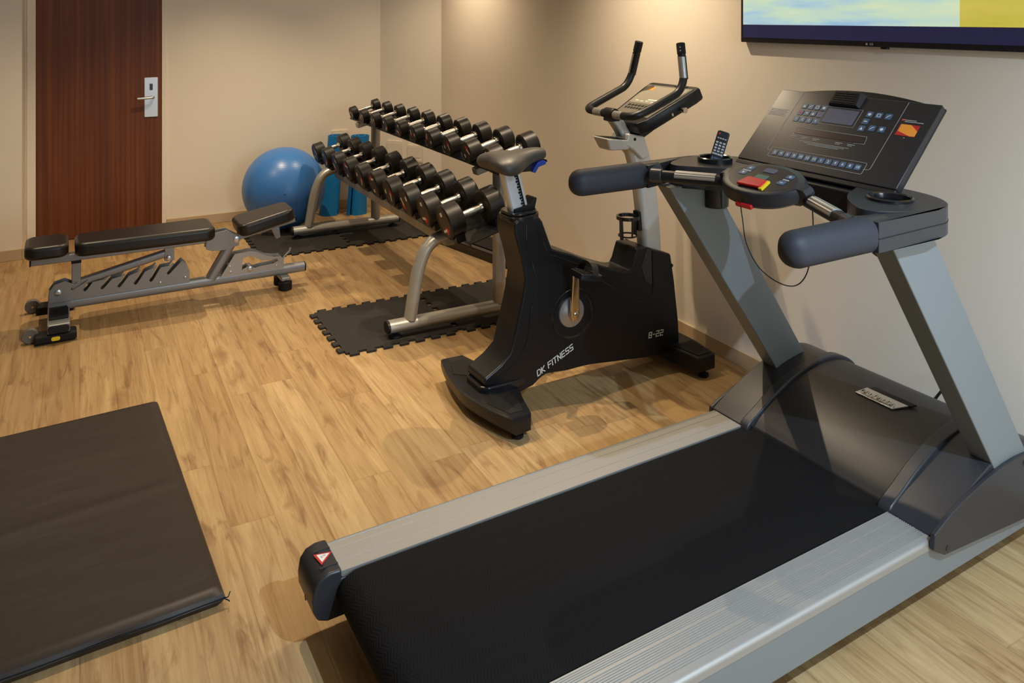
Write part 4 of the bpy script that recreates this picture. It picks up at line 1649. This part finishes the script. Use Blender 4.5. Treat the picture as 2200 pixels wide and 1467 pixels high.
# mast
path = spline([(.890, 0, .49), (.887, 0, .56), (.876, 0, .70), (.855, 0, .853), (.825, 0, .97), (.798, 0, 1.05)], 6)
w = MB().sweep(path, rrect(.075, .108, .024, 5), up=(1, 0, 0))
w.build('mast', M['silver'], B)
w = MB()
w.prism([(.715, 1.115), (.812, 1.095), (.848, 1.00), (.80, .985), (.745, 1.035), (.700, 1.062)], -.062, .062, 'xz')
hb = w.build('mast_head', M['silver'], B, bevel=.010, seg=3)
w = MB()
w.loft([[(x, y, z) for x, y, z in ((.625, -.045, 1.040), (.725, -.055, 1.038), (.725, .055, 1.038), (.625, .045, 1.040))],
        [(x, y, z) for x, y, z in ((.596, -.058, 1.100), (.735, -.066, 1.082), (.735, .066, 1.082), (.596, .058, 1.100))]])
tr = w.build('phone_tray', M['silver'], B, bevel=.008, seg=3)
w = MB()
w.loft([[(.604, -.050, 1.0990), (.722, -.058, 1.0840), (.722, .058, 1.0840), (.604, .050, 1.0990)], [(.604, -.050, 1.1010), (.722, -.058, 1.0860), (.722, .058, 1.0860), (.604, .050, 1.1010)]])
w.build('tray_pocket', M['black_matte'], tr)
for s in (-1, 1): MB().lathe([(.0075, s * .0625 - .001), (.0075, s * .0625 + .001)], 14, 'y', (.752, 0, 1.086)).build('mast_screw', M['black_matte'], hb)
w = MB()
w.sweep(spline([(.735, 0, 1.10), (.712, 0, 1.135), (.690, 0, 1.165), (.668, 0, 1.190)], 5), rrect(.058, .050, .012, 4), up=(1, 0, 0))
w.build('bar_stem', M['silver'], B)
# handlebars
hpth = []
half = [(.951, .150, 1.528), (.936, .190, 1.362), (.902, .194, 1.305), (.735, .192, 1.238), (.652, .182, 1.208), (.648, .10, 1.204), (.660, 0, 1.204)]
full = half + [(x, -y, z) for x, y, z in half[-2::-1]]
hpth = fillet(full, .045, 7)
w = MB().tube(hpth, .0185, 14)
hbar = w.build('handlebar', M['black_plastic'], B)
w = MB()
w.lathe([(.026, -.034), (.027, -.03), (.027, .03), (.026, .034)], 20, 'y', (.660, 0, 1.204))
w.box(.640, .690, -.032, .032, 1.170, 1.205)
w.build('bar_clamp', M['black_plastic'], hbar, bevel=.004)
for s in (-1, 1):
    a, b = V3((.951, s * .150, 1.528)), V3((.936, s * .190, 1.362))
    w = MB().tube([a.lerp(b, -.01), a.lerp(b, .30)], .0205, 16)
    gp = w.build('bar_grip', M['black_matte'], hbar, bevel=.003)
    w = MB().tube([a.lerp(b, .34), a.lerp(b, .98)], .0198, 16)
    w.build('grip_sleeve', M['black_plastic'], hbar)
    w = MB()
    a2, b2 = a.lerp(b, .36), a.lerp(b, .94)
    q0 = math.atan2(s * .62, -.8)
    w.loft([[c + V3((math.cos(q0 + t), math.sin(q0 + t), 0)) * .0207 for t in [math.radians(-52 + 104 * k / 10) for k in range(11)]]
            + [c + V3((math.cos(q0 + t), math.sin(q0 + t), 0)) * .0180 for t in [math.radians(52 - 104 * k / 10) for k in range(11)]] for c in (a2, b2)])
    w.build('pulse_sensor', M['steel'], hbar)
    for t in (.10, .19):
        c = a.lerp(b, t)
        w = MB()
        w.M = frame(c, (math.cos(q0), math.sin(q0), 0), (-math.sin(q0), math.cos(q0), 0), (0, 0, 1))
        w.lathe([(.0035, .019), (.0035, .0214)], 8, 'x')
        w.build('grip_button', M['grey_print'], gp)
    # sensor on the lower cross bar
    w = MB().tube([(.650, s * .045, 1.204), (.648, s * .105, 1.204)], .0192, 16)
    w.build('pulse_sensor', M['steel'], hbar)
# bike console
KM = frame((.735, 0, 1.168), (.898, 0, .44), (0, 1, 0), (-.44, 0, .898))
w = MB()
w.M = KM
pk = [(-.01, -.105), (.03, -.140), (.30, -.178), (.345, -.176), (.352, -.160), (.352, .160), (.345, .176), (.30, .178), (.03, .140), (-.01, .105)]
w.loft([[(x * .97 + .008, y * .96, -.062) for x, y in pk], [(x, y, -.050) for x, y in pk], [(x, y, -.008) for x, y in pk], [(x * .985 + .003, y * .97, 0) for x, y in pk]])
bc = w.build('bike_console', M['black_plastic'], B, bevel=.004)
w = MB()
w.M = KM
w.prism([(.045, -.122), (.322, -.158), (.322, .158), (.045, .122)], .0, .0025, 'xy')
w.build('console_overlay', M['bike_face'], bc, bevel=.001)
w = MB()
w.M = KM
w.prism([(.150, -.128), (.310, -.148), (.310, .148), (.150, .128)], .0025, .004, 'xy')
w.build('console_window', M['bike_lcd'], bc, bevel=.001)


def bprint(w):
    w.cm = 1
    for k in range(6):
        w.box(.166 + .003 * (k % 2), .171 + .003 * (k % 2), -.105 + .036 * k, -.082 + .036 * k, .004, .0046)
    w.box(.182, .190, -.06, .02, .004, .0046)
    w.cm = 2
    w.box(.272, .296, .078, .118, .004, .0047)


w = MB()
w.M = KM
bprint(w)
w.build('console_print', [M['black_matte'], M['white_print'], M['orange']], bc)
for k in range(20):
    w = MB()
    w.M = KM
    x, y = (.122, -.105 + .0245 * k) if k < 9 else (.098, -.112 + .0205 * (k - 9))
    w.box(x, x + .014, y, y + (.015 if k < 9 else .012), .0025, .0042)
    w.build('console_key', M['black_matte'], bc)
w = MB()
w.M = KM
w.box(.331, .341, -.10, -.02, .0, .0035)
w.build('console_slot', M['black_gloss'], bc)
w = MB()
w.M = KM
w.lathe([(.009, -.190), (.009, -.174)], 14, 'y', (.205, 0, -.040))
w.lathe([(.014, -.200), (.014, -.188)], 14, 'y', (.205, 0, -.040))
w.box(.150, .160, -.164, -.158, -.045, -.032)
w.build('side_knob', M['chrome'], bc)
w = MB()
w.M = KM
w.box(.02, .10, -.05, .05, -.11, -.058)
w.build('console_mount', M['black_plastic'], bc, bevel=.006)
# bottle cage
bcg = MB()
cx_, cz_ = .760, .712
bcg.loft([[(cx_ + r * math.cos(t), r * math.sin(t), cz_ + h) for t in [2 * PI * k / 32 for k in range(32)]] for r, h in ((.044, -.008), (.054, -.008), (.054, .008), (.044, .008), (.044, -.008))], cap=False)
cage = bcg.build('bottle_cage', M['black_gloss'], B)
w = MB()
for a in (100, 180, 260):
    c, s_ = math.cos(math.radians(a)), math.sin(math.radians(a))
    w.tube([(cx_ + .045 * c, .045 * s_, cz_), (cx_ + .043 * c, .043 * s_, cz_ - .085)], .0045, 8)
w.tube([(cx_ + .045, 0, cz_), (cx_ + .043, 0, cz_ - .085)], .009, 8)
w.tube([(cx_ + .043 * math.cos(t), .043 * math.sin(t), cz_ - .085) for t in [math.radians(90 + 180 * k / 16) for k in range(17)]], .004, 8)
w.tube([(cx_ + .043 * math.cos(t), .043 * math.sin(t), cz_ - .085) for t in [math.radians(-90 + 180 * k / 8) for k in range(9)]], .004, 8)
w.tube([(cx_ - .043, -.004, cz_ - .001), (cx_ - .038, -.004, cz_ - .10)], .009, 8)
w.build('cage_bar', M['black_gloss'], cage)
w = MB().box(.808, .842, -.022, .022, .645, .735)
w.build('cage_bracket', M['black_plastic'], cage, bevel=.003)

# ------------------------------------------------------------- light and camera


def spot(name, x, y, power, col=(1, .79, .55), size=116, blend=1.0, r=.012):
    l = bpy.data.lights.new(name, 'SPOT')
    l.energy, l.color, l.spot_size, l.spot_blend, l.shadow_soft_size = power, col, math.radians(size), blend, r
    o_ = bpy.data.objects.new(name, l)
    COL.objects.link(o_)
    o_.location = (x, y, ROOM_H - .02)
    return o_


WARM, COOL, NEUTRAL = (1, .80, .55), (.60, .78, 1), (1, .92, .82)
for i, (x, y, p, c, a) in enumerate(((-.15, 5.12, 105, WARM, 112), (1.03, 5.66, 150, WARM, 108), (2.36, 5.6, 95, WARM, 116), (.72, 3.25, 165, WARM, 84), (1.52, 3.18, 85, WARM, 84),
                                    (2.22, 3.30, 140, WARM, 116), (.8, .2, 42, NEUTRAL, 100), (1.45, -.15, 480, COOL, 150))):
    spot(f'downlight_{i}', x, y, p, c, a)
al = bpy.data.lights.new('daylight', 'AREA')
al.shape, al.size, al.size_y, al.energy, al.color = 'RECTANGLE', 1.2, 1.4, 85, (.70, .86, 1)
ao = bpy.data.objects.new('daylight', al)
COL.objects.link(ao)
ao.location, ao.rotation_euler = (1.95, -2.15, 1.55), (math.radians(90), 0, math.radians(0))
wd = bpy.data.worlds.new('World')
SC.world = wd
wd.use_nodes = True
wd.node_tree.nodes['Background'].inputs[0].default_value = (.75, .85, 1, 1)
wd.node_tree.nodes['Background'].inputs[1].default_value = .6

cam = bpy.data.cameras.new('camera')
co = bpy.data.objects.new('camera', cam)
COL.objects.link(co)
cam.sensor_width, cam.sensor_fit = 36, 'HORIZONTAL'
cam.lens = 1705 / 2200 * 36
cam.shift_y = -(733.5 - 37) / 2200
cam.clip_start = .05
co.location = (0, 0, 1.65)
co.rotation_euler = (math.radians(90), 0, -math.atan(929 / 1705))
SC.camera = co
SC.view_settings.view_transform = 'Standard'
SC.view_settings.look = 'None'
SC.view_settings.gamma = 1
SC.view_settings.use_curve_mapping = False
SC.view_settings.exposure = -0.2
